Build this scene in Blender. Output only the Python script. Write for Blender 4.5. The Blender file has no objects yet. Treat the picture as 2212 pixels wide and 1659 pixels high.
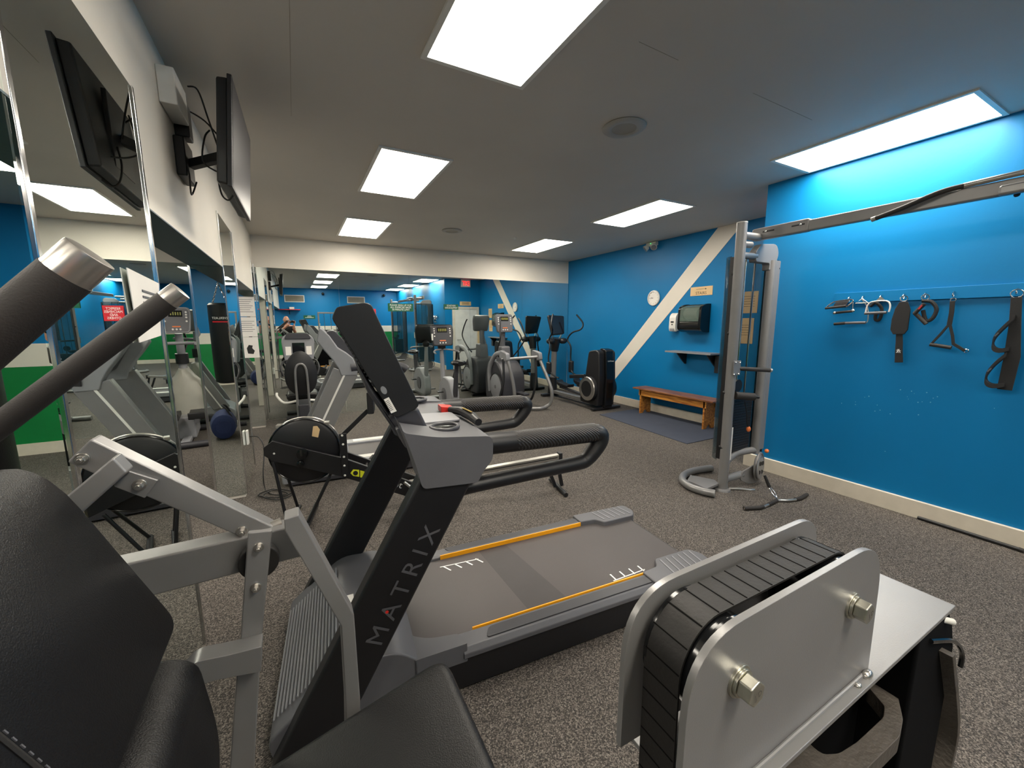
import bpy, bmesh, math, random
from mathutils import Vector as V, Matrix as M4
random.seed(7)
PI = math.pi
SC = bpy.context.scene
COL = SC.collection
# ---------------------------------------------------------------- camera
FOC, CAMZ = 862.629, 1.5987            # focal length in pixels of a 2212 px wide frame, eye height
YAW, PIT, ROL = 0.4934595, -0.150344, -0.0041914
_f = V((math.sin(YAW)*math.cos(PIT), math.cos(YAW)*math.cos(PIT), math.sin(PIT)))
_r = V((math.cos(YAW), -math.sin(YAW), 0)); _u = _r.cross(_f)
CR = _r*math.cos(ROL) + _u*math.sin(ROL); CU = -_r*math.sin(ROL) + _u*math.cos(ROL); CF = _f
CAM = V((0, 0, CAMZ))
cd = bpy.data.cameras.new('camera'); cam = bpy.data.objects.new('camera', cd); COL.objects.link(cam)
cd.sensor_width = 36; cd.lens = FOC/2212*36; cd.clip_start = .02; cd.clip_end = 80
cam.matrix_world = M4(((CR.x, CU.x, -CF.x, 0), (CR.y, CU.y, -CF.y, 0), (CR.z, CU.z, -CF.z, CAMZ), (0, 0, 0, 1)))
SC.camera = cam
# ---------------------------------------------------------------- exposure, world
SC.view_settings.view_transform = 'Standard'; SC.view_settings.look = 'None'
SC.view_settings.gamma = 1; SC.view_settings.use_curve_mapping = False
SC.view_settings.exposure = 1.15
PANEL = 11                              # strength of the ceiling light panels
wd = bpy.data.worlds.new('world'); SC.world = wd; wd.use_nodes = True
wd.node_tree.nodes['Background'].inputs[0].default_value = (.02, .02, .022, 1)
wd.node_tree.nodes['Background'].inputs[1].default_value = .3
SC.cycles.max_bounces = 14; SC.cycles.diffuse_bounces = 5; SC.cycles.glossy_bounces = 8
SC.cycles.sample_clamp_indirect = 6
# room numbers (metres)
XL, XR, XW, YF, YJ, YB, XA, ZC = -.516, 5.66, 4.412, 7.75, 2.6, -4.4, -4.4, 3.0
TH, ZH, ZM = .235, 2.10, 2.553           # thickness of the beam, its underside, top of the mirrors
# ---------------------------------------------------------------- materials
def lin(c):
    if isinstance(c, str): c = [int(c[i:i+2], 16)/255 for i in (0, 2, 4)]
    return tuple((x/12.92 if x <= .04045 else ((x+.055)/1.055)**2.4) for x in c) + (1,)
def mat(name, col, rough=.5, metal=0, var=.06, vs=6, bump=0, bs=80, coat=0, spec=.5, emit=None, es=1, alpha=None, trans=0):
    m = bpy.data.materials.new(name); m.use_nodes = True; nt = m.node_tree; b = nt.nodes['Principled BSDF']
    L = nt.links.new
    tc = nt.nodes.new('ShaderNodeTexCoord')
    n = nt.nodes.new('ShaderNodeTexNoise'); n.inputs['Scale'].default_value = vs; n.inputs['Detail'].default_value = 5
    L(tc.outputs['Object'], n.inputs['Vector'])
    c = lin(col); r = nt.nodes.new('ShaderNodeValToRGB')
    r.color_ramp.elements[0].color = tuple(x*(1-var) for x in c[:3]) + (1,)
    r.color_ramp.elements[1].color = tuple(min(1, x*(1+var)) for x in c[:3]) + (1,)
    r.color_ramp.elements[0].position = .3; r.color_ramp.elements[1].position = .7
    L(n.outputs['Fac'], r.inputs[0]); L(r.outputs[0], b.inputs['Base Color'])
    b.inputs['Roughness'].default_value = rough; b.inputs['Metallic'].default_value = metal
    b.inputs['Specular IOR Level'].default_value = spec
    if coat: b.inputs['Coat Weight'].default_value = coat; b.inputs['Coat Roughness'].default_value = .15
    if trans: b.inputs['Transmission Weight'].default_value = trans; b.inputs['IOR'].default_value = 1.1
    if alpha is not None: b.inputs['Alpha'].default_value = alpha
    if emit: b.inputs['Emission Color'].default_value = lin(emit); b.inputs['Emission Strength'].default_value = es
    if bump:
        n2 = nt.nodes.new('ShaderNodeTexNoise'); n2.inputs['Scale'].default_value = bs; n2.inputs['Detail'].default_value = 4
        L(tc.outputs['Object'], n2.inputs['Vector'])
        bp = nt.nodes.new('ShaderNodeBump'); bp.inputs['Strength'].default_value = bump; bp.inputs['Distance'].default_value = .004
        L(n2.outputs['Fac'], bp.inputs['Height']); L(bp.outputs[0], b.inputs['Normal'])
    return m
def floor_mat():
    m = bpy.data.materials.new('speckled rubber flooring'); m.use_nodes = True; nt = m.node_tree; b = nt.nodes['Principled BSDF']; L = nt.links.new
    tc = nt.nodes.new('ShaderNodeTexCoord'); v = nt.nodes.new('ShaderNodeTexVoronoi'); v.inputs['Scale'].default_value = 230
    n = nt.nodes.new('ShaderNodeTexNoise'); n.inputs['Scale'].default_value = 130; n.inputs['Detail'].default_value = 3
    for q in (v, n): L(tc.outputs['Object'], q.inputs['Vector'])
    r = nt.nodes.new('ShaderNodeValToRGB'); e = r.color_ramp.elements
    e[0].position = 0; e[0].color = lin('0f0e0e'); e[1].position = 1; e[1].color = lin('a8a098')
    for p, c in ((.33, '322e2b'), (.52, '504a45'), (.74, '746c65')):
        x = e.new(p); x.color = lin(c)
    sx = nt.nodes.new('ShaderNodeSeparateColor'); L(v.outputs['Color'], sx.inputs[0])
    mx = nt.nodes.new('ShaderNodeMix'); mx.data_type = 'FLOAT'; mx.inputs[0].default_value = .38
    L(sx.outputs[0], mx.inputs[2]); L(n.outputs['Fac'], mx.inputs[3]); L(mx.outputs[0], r.inputs[0])
    n3 = nt.nodes.new('ShaderNodeTexNoise'); n3.inputs['Scale'].default_value = 1.3; L(tc.outputs['Object'], n3.inputs['Vector'])
    mr = nt.nodes.new('ShaderNodeMapRange'); mr.inputs[3].default_value = .82; mr.inputs[4].default_value = 1.12; L(n3.outputs['Fac'], mr.inputs[0])
    mm = nt.nodes.new('ShaderNodeVectorMath'); mm.operation = 'SCALE'; L(r.outputs[0], mm.inputs[0]); L(mr.outputs[0], mm.inputs['Scale'])
    L(mm.outputs[0], b.inputs['Base Color']); b.inputs['Roughness'].default_value = .85
    bp = nt.nodes.new('ShaderNodeBump'); bp.inputs['Strength'].default_value = .5; bp.inputs['Distance'].default_value = .003
    L(mx.outputs[0], bp.inputs['Height']); L(bp.outputs[0], b.inputs['Normal'])
    return m
def wood_mat(name, a, c):
    m = bpy.data.materials.new(name); m.use_nodes = True; nt = m.node_tree; b = nt.nodes['Principled BSDF']; L = nt.links.new
    tc = nt.nodes.new('ShaderNodeTexCoord'); mp = nt.nodes.new('ShaderNodeMapping'); mp.inputs['Scale'].default_value = (9, .9, 9)
    n = nt.nodes.new('ShaderNodeTexNoise'); n.inputs['Scale'].default_value = 4; n.inputs['Detail'].default_value = 7; n.inputs['Distortion'].default_value = .6
    L(tc.outputs['Object'], mp.inputs[0]); L(mp.outputs[0], n.inputs['Vector'])
    r = nt.nodes.new('ShaderNodeValToRGB'); r.color_ramp.elements[0].position = .35; r.color_ramp.elements[1].position = .65
    r.color_ramp.elements[0].color = lin(a); r.color_ramp.elements[1].color = lin(c)
    L(n.outputs['Fac'], r.inputs[0]); L(r.outputs[0], b.inputs['Base Color']); b.inputs['Roughness'].default_value = .35
    return m
def mirror_mat():
    m = bpy.data.materials.new('silvered mirror glass'); m.use_nodes = True; b = m.node_tree.nodes['Principled BSDF']
    b.inputs['Base Color'].default_value = (.80, .86, .83, 1); b.inputs['Metallic'].default_value = 1; b.inputs['Roughness'].default_value = .004
    return m
K = {}
K['floor'] = floor_mat(); K['mirror'] = mirror_mat()
K['blue'] = mat('blue satin wall paint', '0674ae', .42, spec=.28, var=.05, vs=1.2, bump=.12, bs=45)
K['white'] = mat('off white wall paint', 'e0d9cd', .5, var=.03, vs=2, bump=.25, bs=60)
K['ceil'] = mat('grey white ceiling paint', 'c2bbb2', .65, var=.04, vs=1.1, bump=.1, bs=30)
K['teal'] = mat('dark teal paint', '0d3f4c', .45, bump=.1)
K['green'] = mat('green wall paint', '0a7a3c', .4, bump=.1)
K['base'] = mat('cream painted baseboard', 'd6cdbd', .35, var=.05, vs=10)
K['lamp'] = mat('glowing light diffuser', 'ffffff', .6, emit='fff6e6', es=PANEL)
K['whitepl'] = mat('white plastic', 'dedcd6', .4)
K['blackpl'] = mat('black plastic', '17171a', .42, var=.1, bump=.08, bs=300)
K['blackgl'] = mat('glossy black plastic', '101113', .15)
K['darkpl'] = mat('charcoal plastic', '36363b', .42, bump=.06, bs=300)
K['greypl'] = mat('grey plastic', '5c5c60', .42, bump=.06, bs=300)
K['midpl'] = mat('mid grey plastic', '85868a', .4)
K['silver'] = mat('silver powder coat', '868585', .34, metal=.35, var=.05, bump=.05, bs=400)
K['silver2'] = mat('warm grey powder coat', '838181', .38, metal=.25, var=.05, bump=.05, bs=400)
K['chrome'] = mat('polished chrome', 'd8d8d8', .12, metal=1, var=.02)
K['alu'] = mat('brushed aluminium', 'c2beb8', .28, metal=.9, var=.05, vs=30)
K['zinc'] = mat('zinc plated bolt', 'b9b7ab', .32, metal=.9, var=.15, vs=60)
K['rubber'] = mat('black rubber', '1d1b1a', .6, var=.12, vs=40, bump=.15, bs=200)
K['foam'] = mat('black foam grip', '2b2725', .62, var=.08, bump=.2, bs=500)
K['leather'] = mat('black vinyl upholstery', '101012', .42, var=.08, bump=.25, bs=420, spec=.36)
K['belt'] = mat('grey running belt', '4b4646', .55, var=.05, vs=3, bump=.1, bs=300)
K['yellow'] = mat('amber stripe', 'f2a30c', .4)
K['wood'] = wood_mat('varnished pine', '8a4d1c', 'c98a3c')
K['wood2'] = wood_mat('worn pine top', '5d3322', 'a0683c')
K['mat'] = mat('slate blue rubber mat', '3b4150', .8, bump=.3, bs=200)
K['paper'] = mat('white paper', 'e6e2dc', .6, var=.03)
K['tan'] = mat('tan engraved plastic', 'd9b98a', .5)
K['ink'] = mat('black ink', '1a1a1a', .5)
K['signg'] = mat('green sign plastic', '0b5a3a', .35)
K['signr'] = mat('red sign plastic', 'c8202c', .35)
K['wtext'] = mat('white lettering', 'f0f0ee', .5)
K['gtext'] = mat('grey lettering', '55555a', .5)
K['red'] = mat('red plastic', 'd8322a', .35)
K['orange'] = mat('orange plastic', 'd8733a', .4)
K['lime'] = mat('yellow lettering', 'd6dc2a', .45)
K['screen'] = mat('dark screen glass', '15171c', .06, coat=.5)
K['tvscreen'] = mat('television screen', '2b2a33', .3)
K['skin'] = mat('skin', 'c98f76', .5); K['hair'] = mat('grey hair', '6a5a50', .7)
K['shirt'] = mat('black shirt cloth', '16171a', .85, bump=.2)
K['jeans'] = mat('dark trousers', '2a2d38', .85)
K['cream'] = mat('cream grey shroud plastic', 'a3a297', .35)
K['cable'] = mat('black cable', '161514', .45)
K['cloth'] = mat('navy bag cloth', '1c2a55', .8, bump=.3)
K['web'] = mat('black nylon webbing', '19191b', .75, bump=.4, bs=400)
K['iron'] = mat('cast iron plate', '56504a', .55, metal=.3, var=.2, vs=25, bump=.5, bs=120)
K['vent'] = mat('beige vent slats', '9b9284', .5)
K['smoke'] = mat('smoked acrylic', '1b3a46', .08, alpha=.42)
K['exitred'] = mat('lit exit letters', 'ff3030', .5, emit='ff2020', es=1.5)
K['wallpaint2'] = K['white']
# ---------------------------------------------------------------- mesh helpers
class MB:
    def __init__(s): s.bm = bmesh.new()
    def poly(s, vs, fs):
        b = [s.bm.verts.new(v) for v in vs]
        for f in fs:
            try: s.bm.faces.new([b[i] for i in f])
            except ValueError: pass
        return s
    def box(s, x0, x1, y0, y1, z0, z1):
        return s.poly([(x, y, z) for x in (x0, x1) for y in (y0, y1) for z in (z0, z1)],
            [(0, 1, 3, 2), (4, 6, 7, 5), (0, 4, 5, 1), (2, 3, 7, 6), (0, 2, 6, 4), (1, 5, 7, 3)])
    def beam(s, p, q, w, h, up=(0, 0, 1), w2=None, h2=None):      # box tube from p to q, w sideways, h along up
        p, q = V(p), V(q); d = (q-p).normalized(); sd = d.cross(V(up)).normalized(); u = sd.cross(d)
        vs = []
        for c, ww, hh in ((p, w, h), (q, w2 or w, h2 or h)):
            for a, b in ((-1, -1), (1, -1), (1, 1), (-1, 1)): vs.append(c + sd*a*ww/2 + u*b*hh/2)
        return s.poly(vs, [(3, 2, 1, 0), (4, 5, 6, 7), (0, 1, 5, 4), (1, 2, 6, 5), (2, 3, 7, 6), (3, 0, 4, 7)])
    def prism(s, pts, a, b, ax='y', inset=0):
        g = {'y': lambda p, t: (p[0], t, p[1]), 'x': lambda p, t: (t, p[0], p[1]), 'z': lambda p, t: (p[0], p[1], t)}[ax]
        n = len(pts); vs = [g(p, a) for p in pts] + [g(p, b) for p in pts]
        return s.poly(vs, [tuple(range(n)), tuple(range(2*n-1, n-1, -1))] + [(i, i+n, (i+1) % n+n, (i+1) % n) for i in range(n)])
    def loft(s, rings, caps=True, close=False):
        n = len(rings[0]); vs = [v for r in rings for v in r]; fs = []
        m = len(rings)
        for k in range(m if close else m-1):
            for i in range(n):
                fs.append((k*n+i, k*n+(i+1) % n, ((k+1) % m)*n+(i+1) % n, ((k+1) % m)*n+i))
        if caps and not close: fs += [tuple(range(n-1, -1, -1)), tuple(range((m-1)*n, m*n))]
        return s.poly(vs, fs)
    def tube(s, pts, r, n=12, closed=False):
        pts = [V(p) for p in pts]; m = len(pts); rr = r if isinstance(r, (list, tuple)) else [r]*m
        rings = []; nv = None
        for i in range(m):
            a = pts[(i-1) % m] if (closed or i) else pts[0]; b = pts[(i+1) % m] if (closed or i < m-1) else pts[-1]
            t = (b-a).normalized()
            if nv is None:
                nv = t.orthogonal().normalized()
            nv = (nv - t*nv.dot(t)).normalized(); bn = t.cross(nv)
            rings.append([pts[i] + (nv*math.cos(2*PI*k/n) + bn*math.sin(2*PI*k/n))*rr[i] for k in range(n)])
        return s.loft(rings, close=closed)
    def cyl(s, p, q, r, r2=None, n=24): return s.tube([p, q], [r, r if r2 is None else r2], n)
    def hexa(s, p, q, r): return s.tube([p, q], r, 6)
    def torus(s, c, axis, R, r, n=32, k=10):
        a = V(axis).normalized(); e = a.orthogonal().normalized(); g = a.cross(e); c = V(c)
        return s.tube([c + (e*math.cos(2*PI*i/n) + g*math.sin(2*PI*i/n))*R for i in range(n)], r, k, True)
    def sph(s, c, r, sc=(1, 1, 1), n=16):
        c = V(c); rings = []
        for i in range(1, n//2):
            t = PI*i/(n//2); rings.append([c + V((math.sin(t)*math.cos(2*PI*k/n)*r*sc[0], math.sin(t)*math.sin(2*PI*k/n)*r*sc[1], math.cos(t)*r*sc[2])) for k in range(n)])
        return s.loft(rings)
    def lathe(s, prof, c=(0, 0, 0), axis=(0, 0, 1), n=32):        # prof of (radius, height)
        a = V(axis).normalized(); e = a.orthogonal().normalized(); g = a.cross(e); c = V(c)
        return s.loft([[c + a*h + (e*math.cos(2*PI*k/n) + g*math.sin(2*PI*k/n))*max(r, 1e-4) for k in range(n)] for r, h in prof])
    def rbox(s, c, sz, r, rot=None, n=5):                          # rounded slab: rounded outline in its x-z plane, thickness y
        c = V(c); hx, hy, hz = sz[0]/2, sz[1]/2, sz[2]/2; o = []
        for qx, qz, a0 in ((1, 1, 0), (-1, 1, 90), (-1, -1, 180), (1, -1, 270)):
            for i in range(n+1):
                a = math.radians(a0+90*i/n); o.append((qx*(hx-r)+r*math.cos(a), qz*(hz-r)+r*math.sin(a)))
        R = rot if rot is not None else M4.Identity(3); e = min(hy*.6, r*.6)
        rings = [[c + R @ V((x*k, y, z*k2)) for x, z in o] for y, k, k2 in ((-hy, 1-e/hx, 1-e/hz), (-hy+e, 1, 1), (hy-e, 1, 1), (hy, 1-e/hx, 1-e/hz))]
        return s.loft(rings)
def rot(ax, deg): return M4.Rotation(math.radians(deg), 3, ax)
def smooth(pts, k=5, closed=False):
    pts = [V(p) for p in pts]; n = len(pts); out = []
    rng = range(n if closed else n-1)
    for i in rng:
        g = (lambda j: pts[j % n]) if closed else (lambda j: pts[min(max(j, 0), n-1)])
        a, b, c, d = g(i-1), g(i), g(i+1), g(i+2)
        for j in range(k):
            t = j/k; out.append(.5*((2*b)+(c-a)*t+(2*a-5*b+4*c-d)*t*t+(3*b-a-3*c+d)*t**3))
    if not closed: out.append(pts[-1])
    return out
def rnd2(pts, r, n=4):                                             # round the corners of a 2D outline
    out = []; m = len(pts); rr = r if isinstance(r, (list, tuple)) else [r]*m
    for i in range(m):
        a, b, c = V(pts[i-1]), V(pts[i]), V(pts[(i+1) % m]); u = a-b; v = c-b
        q = min(rr[i], u.length*.48, v.length*.48)
        if q < 1e-4: out.append(tuple(b)); continue
        p0 = b+u.normalized()*q; p1 = b+v.normalized()*q
        for k in range(n+1):
            t = k/n; out.append(tuple(p0*(1-t)**2+b*2*t*(1-t)+p1*t*t))
    return out
def link(name, mb, m, parent=None, bevel=0, seg=2, sub=0, ang=38, label=None, loc=None, flat=False):
    bmesh.ops.remove_doubles(mb.bm, verts=mb.bm.verts, dist=1e-5)
    bmesh.ops.recalc_face_normals(mb.bm, faces=mb.bm.faces)
    if loc is not None: bmesh.ops.translate(mb.bm, verts=mb.bm.verts, vec=-V(loc))
    me = bpy.data.meshes.new(name); mb.bm.to_mesh(me); mb.bm.free()
    if not flat:
        for p in me.polygons: p.use_smooth = True
        me.set_sharp_from_angle(angle=math.radians(ang))
    me.materials.append(K[m] if isinstance(m, str) else m)
    o = bpy.data.objects.new(name, me); COL.objects.link(o)
    if parent is not None: o.parent = parent
    if loc is not None: o.location = loc
    if bevel:
        b = o.modifiers.new('bevel', 'BEVEL'); b.width = bevel; b.segments = seg; b.limit_method = 'ANGLE'; b.angle_limit = math.radians(35); b.harden_normals = True
    if sub:
        b = o.modifiers.new('sub', 'SUBSURF'); b.levels = sub; b.render_levels = sub
    if label: o['label'] = label
    return o
def tag(o, label, cat, group=None, kind=None):
    if label: o['label'] = label
    if cat: o['category'] = cat
    if group: o['group'] = group
    if kind: o['kind'] = kind
    return o
def struct(name, mb, m, parent=None, **k):
    o = link(name, mb, m, parent, **k)
    if parent is None: o['kind'] = 'structure'
    return o
class T:                                                            # a thing: an Empty at its base, parts in its own axes
    def __init__(s, name, label, cat, loc=(0, 0, 0), rz=0, group=None):
        s.o = bpy.data.objects.new(name, None); s.o.empty_display_size = .1; COL.objects.link(s.o)
        s.o.location = loc; s.o.rotation_euler = (0, 0, rz); tag(s.o, label, cat, group)
        s.loc = V(loc); s.R = M4.Rotation(rz, 3, 'Z'); s.Ri = s.R.transposed()
    def p(s, name, mb, m, parent=None, **k): return link(name, mb, m, parent or s.o, **k)
    def ray(s, x, y):
        d = CR*((x-1106)/FOC) - CU*((y-829.5)/FOC) + CF
        return s.Ri @ (CAM-s.loc), s.Ri @ d
    def at(s, x, y, ly=None, lx=None, lz=None):                     # where the sight line meets one of the thing's own planes
        o, d = s.ray(x, y)
        t = (ly-o.y)/d.y if ly is not None else ((lx-o.x)/d.x if lx is not None else (lz-o.z)/d.z)
        return o+d*t
    def xz(s, pts, ly): return [(q.x, q.z) for q in (s.at(a, b, ly=ly) for a, b in pts)]
    def yz(s, pts, lx): return [(q.y, q.z) for q in (s.at(a, b, lx=lx) for a, b in pts)]
class W_(T):
    def __init__(s): s.loc = V((0, 0, 0)); s.R = s.Ri = M4.Identity(3)
W = W_()                                                            # the room's own axes
def text(s, width, origin, xd, yd, m, parent=None, name='lettering', height=None, ext=.0008, bold=0, align='C', sp=1):
    cu = bpy.data.curves.new(name, 'FONT'); cu.body = s; cu.size = 1; cu.extrude = 0; cu.align_x = 'LEFT'; cu.offset = bold; cu.space_line = .9; cu.space_character = sp; cu.resolution_u = 3
    if align == 'C': cu.align_x = 'CENTER'
    o = bpy.data.objects.new(name, cu); me = bpy.data.meshes.new_from_object(o); bpy.data.objects.remove(o)
    xs = [v.co.x for v in me.vertices]; ys = [v.co.y for v in me.vertices]
    cx, cy, w, h = (min(xs)+max(xs))/2, (min(ys)+max(ys))/2, max(xs)-min(xs), max(ys)-min(ys)
    k = width/w; k2 = height/h if height else k; xd, yd, og = V(xd).normalized(), V(yd).normalized(), V(origin)
    nz = xd.cross(yd)
    for v in me.vertices: v.co = og + xd*(v.co.x-cx)*k + yd*(v.co.y-cy)*k2 + nz*ext
    me.materials.append(K[m]); t = bpy.data.objects.new(name, me); COL.objects.link(t)
    if parent is not None: t.parent = parent
    return t
def copy_tree(o, loc, rz=None, label=None):
    c = o.copy(); COL.objects.link(c); c.location = loc
    if rz is not None: c.rotation_euler = (0, 0, rz)
    if label: c['label'] = label
    def kids(a, b):
        for ch in list(a.children):
            d = ch.copy(); COL.objects.link(d); d.parent = b; kids(ch, d)
    kids(o, c); return c
# ================================================================ the room
def slab(name, x0, x1, y0, y1, z0, z1, m): return struct(name, MB().box(x0, x1, y0, y1, z0, z1), m, flat=True)
slab('floor', XA-.1, XR+.1, YB-.1, YF+.1, -.06, 0, 'floor')
slab('ceiling', XA-.1, XR+.1, YB-.1, YF+.1, ZC, ZC+.06, 'ceil')
slab('wall_far', XA-.1, XR+.1, YF, YF+.1, 0, ZC, 'white')
slab('wall_back', XA-.1, XW, YB-.1, YB, 0, ZC, 'blue')
slab('wall_adjoining', XA-.1, XA, YB, YF, 0, ZC, 'blue')
slab('wall_right', XR, XR+.1, YJ, YF, 0, ZC, 'blue')
slab('wall_right', XW, XR+.1, YB-.1, YJ, 0, ZC, 'blue')
# white and green bands painted on the back and adjoining walls
slab('trim_1', XA, XW, YB, YB+.004, 1.10, 1.38, 'white'); slab('trim_2', XA, XW, YB, YB+.004, .145, 1.10, 'green')
slab('trim_3', XA, XA+.004, YB, YF, 1.10, 1.38, 'white'); slab('trim_4', XA, XA+.004, YB, YF, .145, 1.10, 'green')
slab('baseboard_back', XA, XW, YB, YB+.018, 0, .145, 'base')
slab('baseboard_adjoining', XA, XA+.018, YB, YF, 0, .145, 'base')
struct('baseboard_right', MB().box(XR-.032, XR, YJ, YF-.03, 0, .145), 'base', bevel=.004)
struct('baseboard_right', MB().box(XW-.032, XW, YB, YJ, 0, .145), 'base', bevel=.004)
# the beam over the mirrored piers, with its dark painted underside
slab('wall_left', XL-TH, XL, YB, YF, ZH, ZC, 'white')
slab('trim_5', XL-TH, XL, YB, 1.35, ZH-.006, ZH, 'teal'); slab('trim_6', XL-TH, XL, 2.30, 4.31, ZH-.006, ZH, 'teal'); slab('trim_7', XL-TH, XL, 5.22, 7.24, ZH-.006, ZH, 'teal')
slab('trim_8', XL-TH-.004, XL-TH, YB, YF, ZH, ZC, 'teal')
for y0, y1 in ((1.35, 2.30), (4.31, 5.22), (7.24, 7.75)):
    slab('wall_left', XL-TH+.012, XL-.006, y0+.006, y1-.006, 0, ZH, 'white')
# diagonal white brace painted across the blue wall
q = [W.at(*c, lx=XR-.004) for c in ((1552, 491), (1598, 484), (1330, 818), (1326, 760))]
bz = MB(); pts = [(6.20, 0.36), (6.45, 0.46), (4.02, ZC-.001), (3.62, ZC-.001)]
bz.prism(pts, XR-.006, XR-.0005, 'x'); brace = struct('trim_9', bz, 'white', flat=True)
# drywall seams in the ceiling
for i, (a, b) in enumerate((((.086, 1.2), (.086, 3.31)), ((1.634, 1.673), (1.93, 1.678)), ((2.6, 1.676), (3.3, 1.68)))):
    m = MB().beam((a[0], a[1], ZC-.0005), (b[0], b[1], ZC-.0005), .003, .001); struct('trim_%d' % (10+i), m, 'vent', flat=True)
# ---------------------------------------------------------------- ceiling light panels
PW, PD = .565, 1.169
def panel(x, y, label):
    t = T('ceiling_light', label, 'light', (x, y, ZC), 0, 'rectangular ceiling light panels')
    f = MB(); g = .028
    for a in ((-g, 0, -g, PD+g), (PW, PW+g, -g, PD+g), (0, PW, -g, 0), (0, PW, PD, PD+g)): f.box(a[0], a[1], a[2], a[3], -.012, 0)
    t.p('frame', f, 'whitepl'); t.p('diffuser', MB().box(0, PW, 0, PD, -.009, -.003), 'lamp', flat=True)
    return t
pn = panel(.7206, 1.0976, 'large glowing ceiling panel cut off by the top edge of the picture, nearest the camera')
for x, y, l in ((.7206, 3.524, 'glowing ceiling panel in the middle of the left row'), (.7206, 5.931, 'farthest glowing ceiling panel of the left row'),
                (3.7907, 1.025, 'long glowing ceiling panel against the blue wall above the pull-up beam'), (3.7907, 3.452, 'glowing ceiling panel in the middle of the right row'),
                (3.7907, 5.859, 'farthest glowing ceiling panel of the right row, near the white far band'),
                (.7206, -1.31, 'ceiling panel of the left row behind the camera, reflected third in the far mirror'), (3.7907, -1.36, 'ceiling panel of the right row behind the camera above the second tower'),
                (.7206, -3.72, 'ceiling panel of the left row nearest the back wall'), (3.7907, -3.77, 'ceiling panel of the right row nearest the back wall'), (-2.5, -1.0, 'ceiling panel beyond the beam, level with the camera'),
                (-2.5, -2.9, 'ceiling panel behind the beam, at the back of the adjoining area'), (-2.5, 1.1, 'ceiling panel beyond the beam beside the first mirrored pier'),
                (-2.5, 4.6, 'ceiling panel beyond the beam near the far mirror')):
    copy_tree(pn.o, (x, y, ZC), 0, l)
# ---------------------------------------------------------------- mirrors
def mirror(name, label, a, b, z0, z1, n, grp, tilt=0, trims=()):    # upright sheet from a to b, facing n
    a, b, n = V(a+(0,)), V(b+(0,)), V(n+(0,)); t = T(name, label, 'mirror', (a.x, a.y, z0), 0, grp); d = b-a; h = z1-z0; f = V(n)*tilt
    off = n*.005
    m = MB().poly([off, d+off, d+off+f+V((0, 0, h)), off+f+V((0, 0, h)), V((0, 0, 0)), d, d+V((0, 0, h)), V((0, 0, h))],
        [(0, 1, 2, 3), (7, 6, 5, 4), (0, 4, 5, 1), (1, 5, 6, 2), (2, 6, 7, 3), (3, 7, 4, 0)])
    t.p('mirror_glass', m, 'mirror', flat=True)
    for s in trims:
        c = d*s; w = d.normalized()*.011
        t.p('edge_trim', MB().beam(c-w*(s*2-1)*.9+n*.006, c-w*(s*2-1)*.9+n*.006+V((0, 0, h)), .02, .012, up=tuple(n)), 'chrome', bevel=.003)
    return t
w5 = (XR-XL-.02)/5
for i in range(5):
    lab = ['left end of the far wall mirror, beside the mirrored piers', 'tall far wall mirror panel second from the left, behind the silver treadmill', 'middle panel of the far wall mirror, behind the bike with the lit console',
           'far wall mirror panel behind the silver framed cross trainer', 'right end of the far wall mirror, touching the blue wall corner'][i]
    mirror('wall_mirror', lab, (XL+.01+i*w5+.001, YF), (XL+.01+(i+1)*w5-.001, YF), .005, ZM-.045, (0, -1), 'panels of the far wall mirror', .015)
mirror('wall_mirror', 'far wall mirror seen beyond the beam in the adjoining area', (XA+.02, YF), (XL-TH-.01, YF), .005, ZM-.045, (0, -1), None, .015)
for j, (y0, y1, la, lb) in enumerate(((1.35, 2.30, 'tall mirror on the near pier reflecting the television', 'narrow mirror on the end of the near pier at the left picture edge'),
                           (4.31, 5.22, 'mirror on the room side of the middle pier, left of the white notices', 'mirror on the end of the middle pier reflecting the punching bag'),
                           (7.24, 7.735, 'mirror on the room side of the farthest pier', 'mirror on the end of the farthest pier'))):
    mirror('pier_mirror', la, (XL, y1), (XL, y0), .03, ZM, (1, 0), None, 0, (0, 1))
    mirror('pier_mirror', lb, (XL-TH, y0), (XL, y0), .03, ZH-.008, (0, -1), None, 0, (0,))
# ================================================================ black treadmill in the middle
def rib_mat(name, col, scale, ax='X', rough=.45):
    m = mat(name, col, rough); nt = m.node_tree; b = nt.nodes['Principled BSDF']; L = nt.links.new
    tc = nt.nodes.new('ShaderNodeTexCoord'); w = nt.nodes.new('ShaderNodeTexWave'); w.bands_direction = ax; w.inputs['Scale'].default_value = scale
    bp = nt.nodes.new('ShaderNodeBump'); bp.inputs['Strength'].default_value = .9; bp.inputs['Distance'].default_value = .0022
    L(tc.outputs['Object'], w.inputs['Vector']); L(w.outputs['Color'], bp.inputs['Height']); L(bp.outputs[0], b.inputs['Normal'])
    return m
K['grip'] = rib_mat('ribbed black grip', '2a2828', 42, 'DIAGONAL'); K['ridge'] = rib_mat('ridged grey plastic', '4a4c50', 9, 'X')
t = T('treadmill', 'big black treadmill with amber deck stripes and white letters up its slanted upright', 'treadmill', (.44, 1.86, 0), -.082)
TM = t
t.p('base_frame', MB().box(-.5, 1.58, -.395, .395, .012, .168), 'blackpl', bevel=.01)
for x in (-.4, 1.4):
    for y in (-.33, .33): t.p('foot', MB().cyl((x, y, 0), (x, y, .02), .03), 'rubber')
hood = MB().prism(rnd2([(-.60, .03), (-.61, .10), (-.34, .315), (-.14, .30), (-.06, .235), (-.06, .05)], [.01, .03, .06, .06, .01, .01]), -.405, .405)
hd = t.p('motor_hood', hood, 'greypl', bevel=.012)
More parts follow.
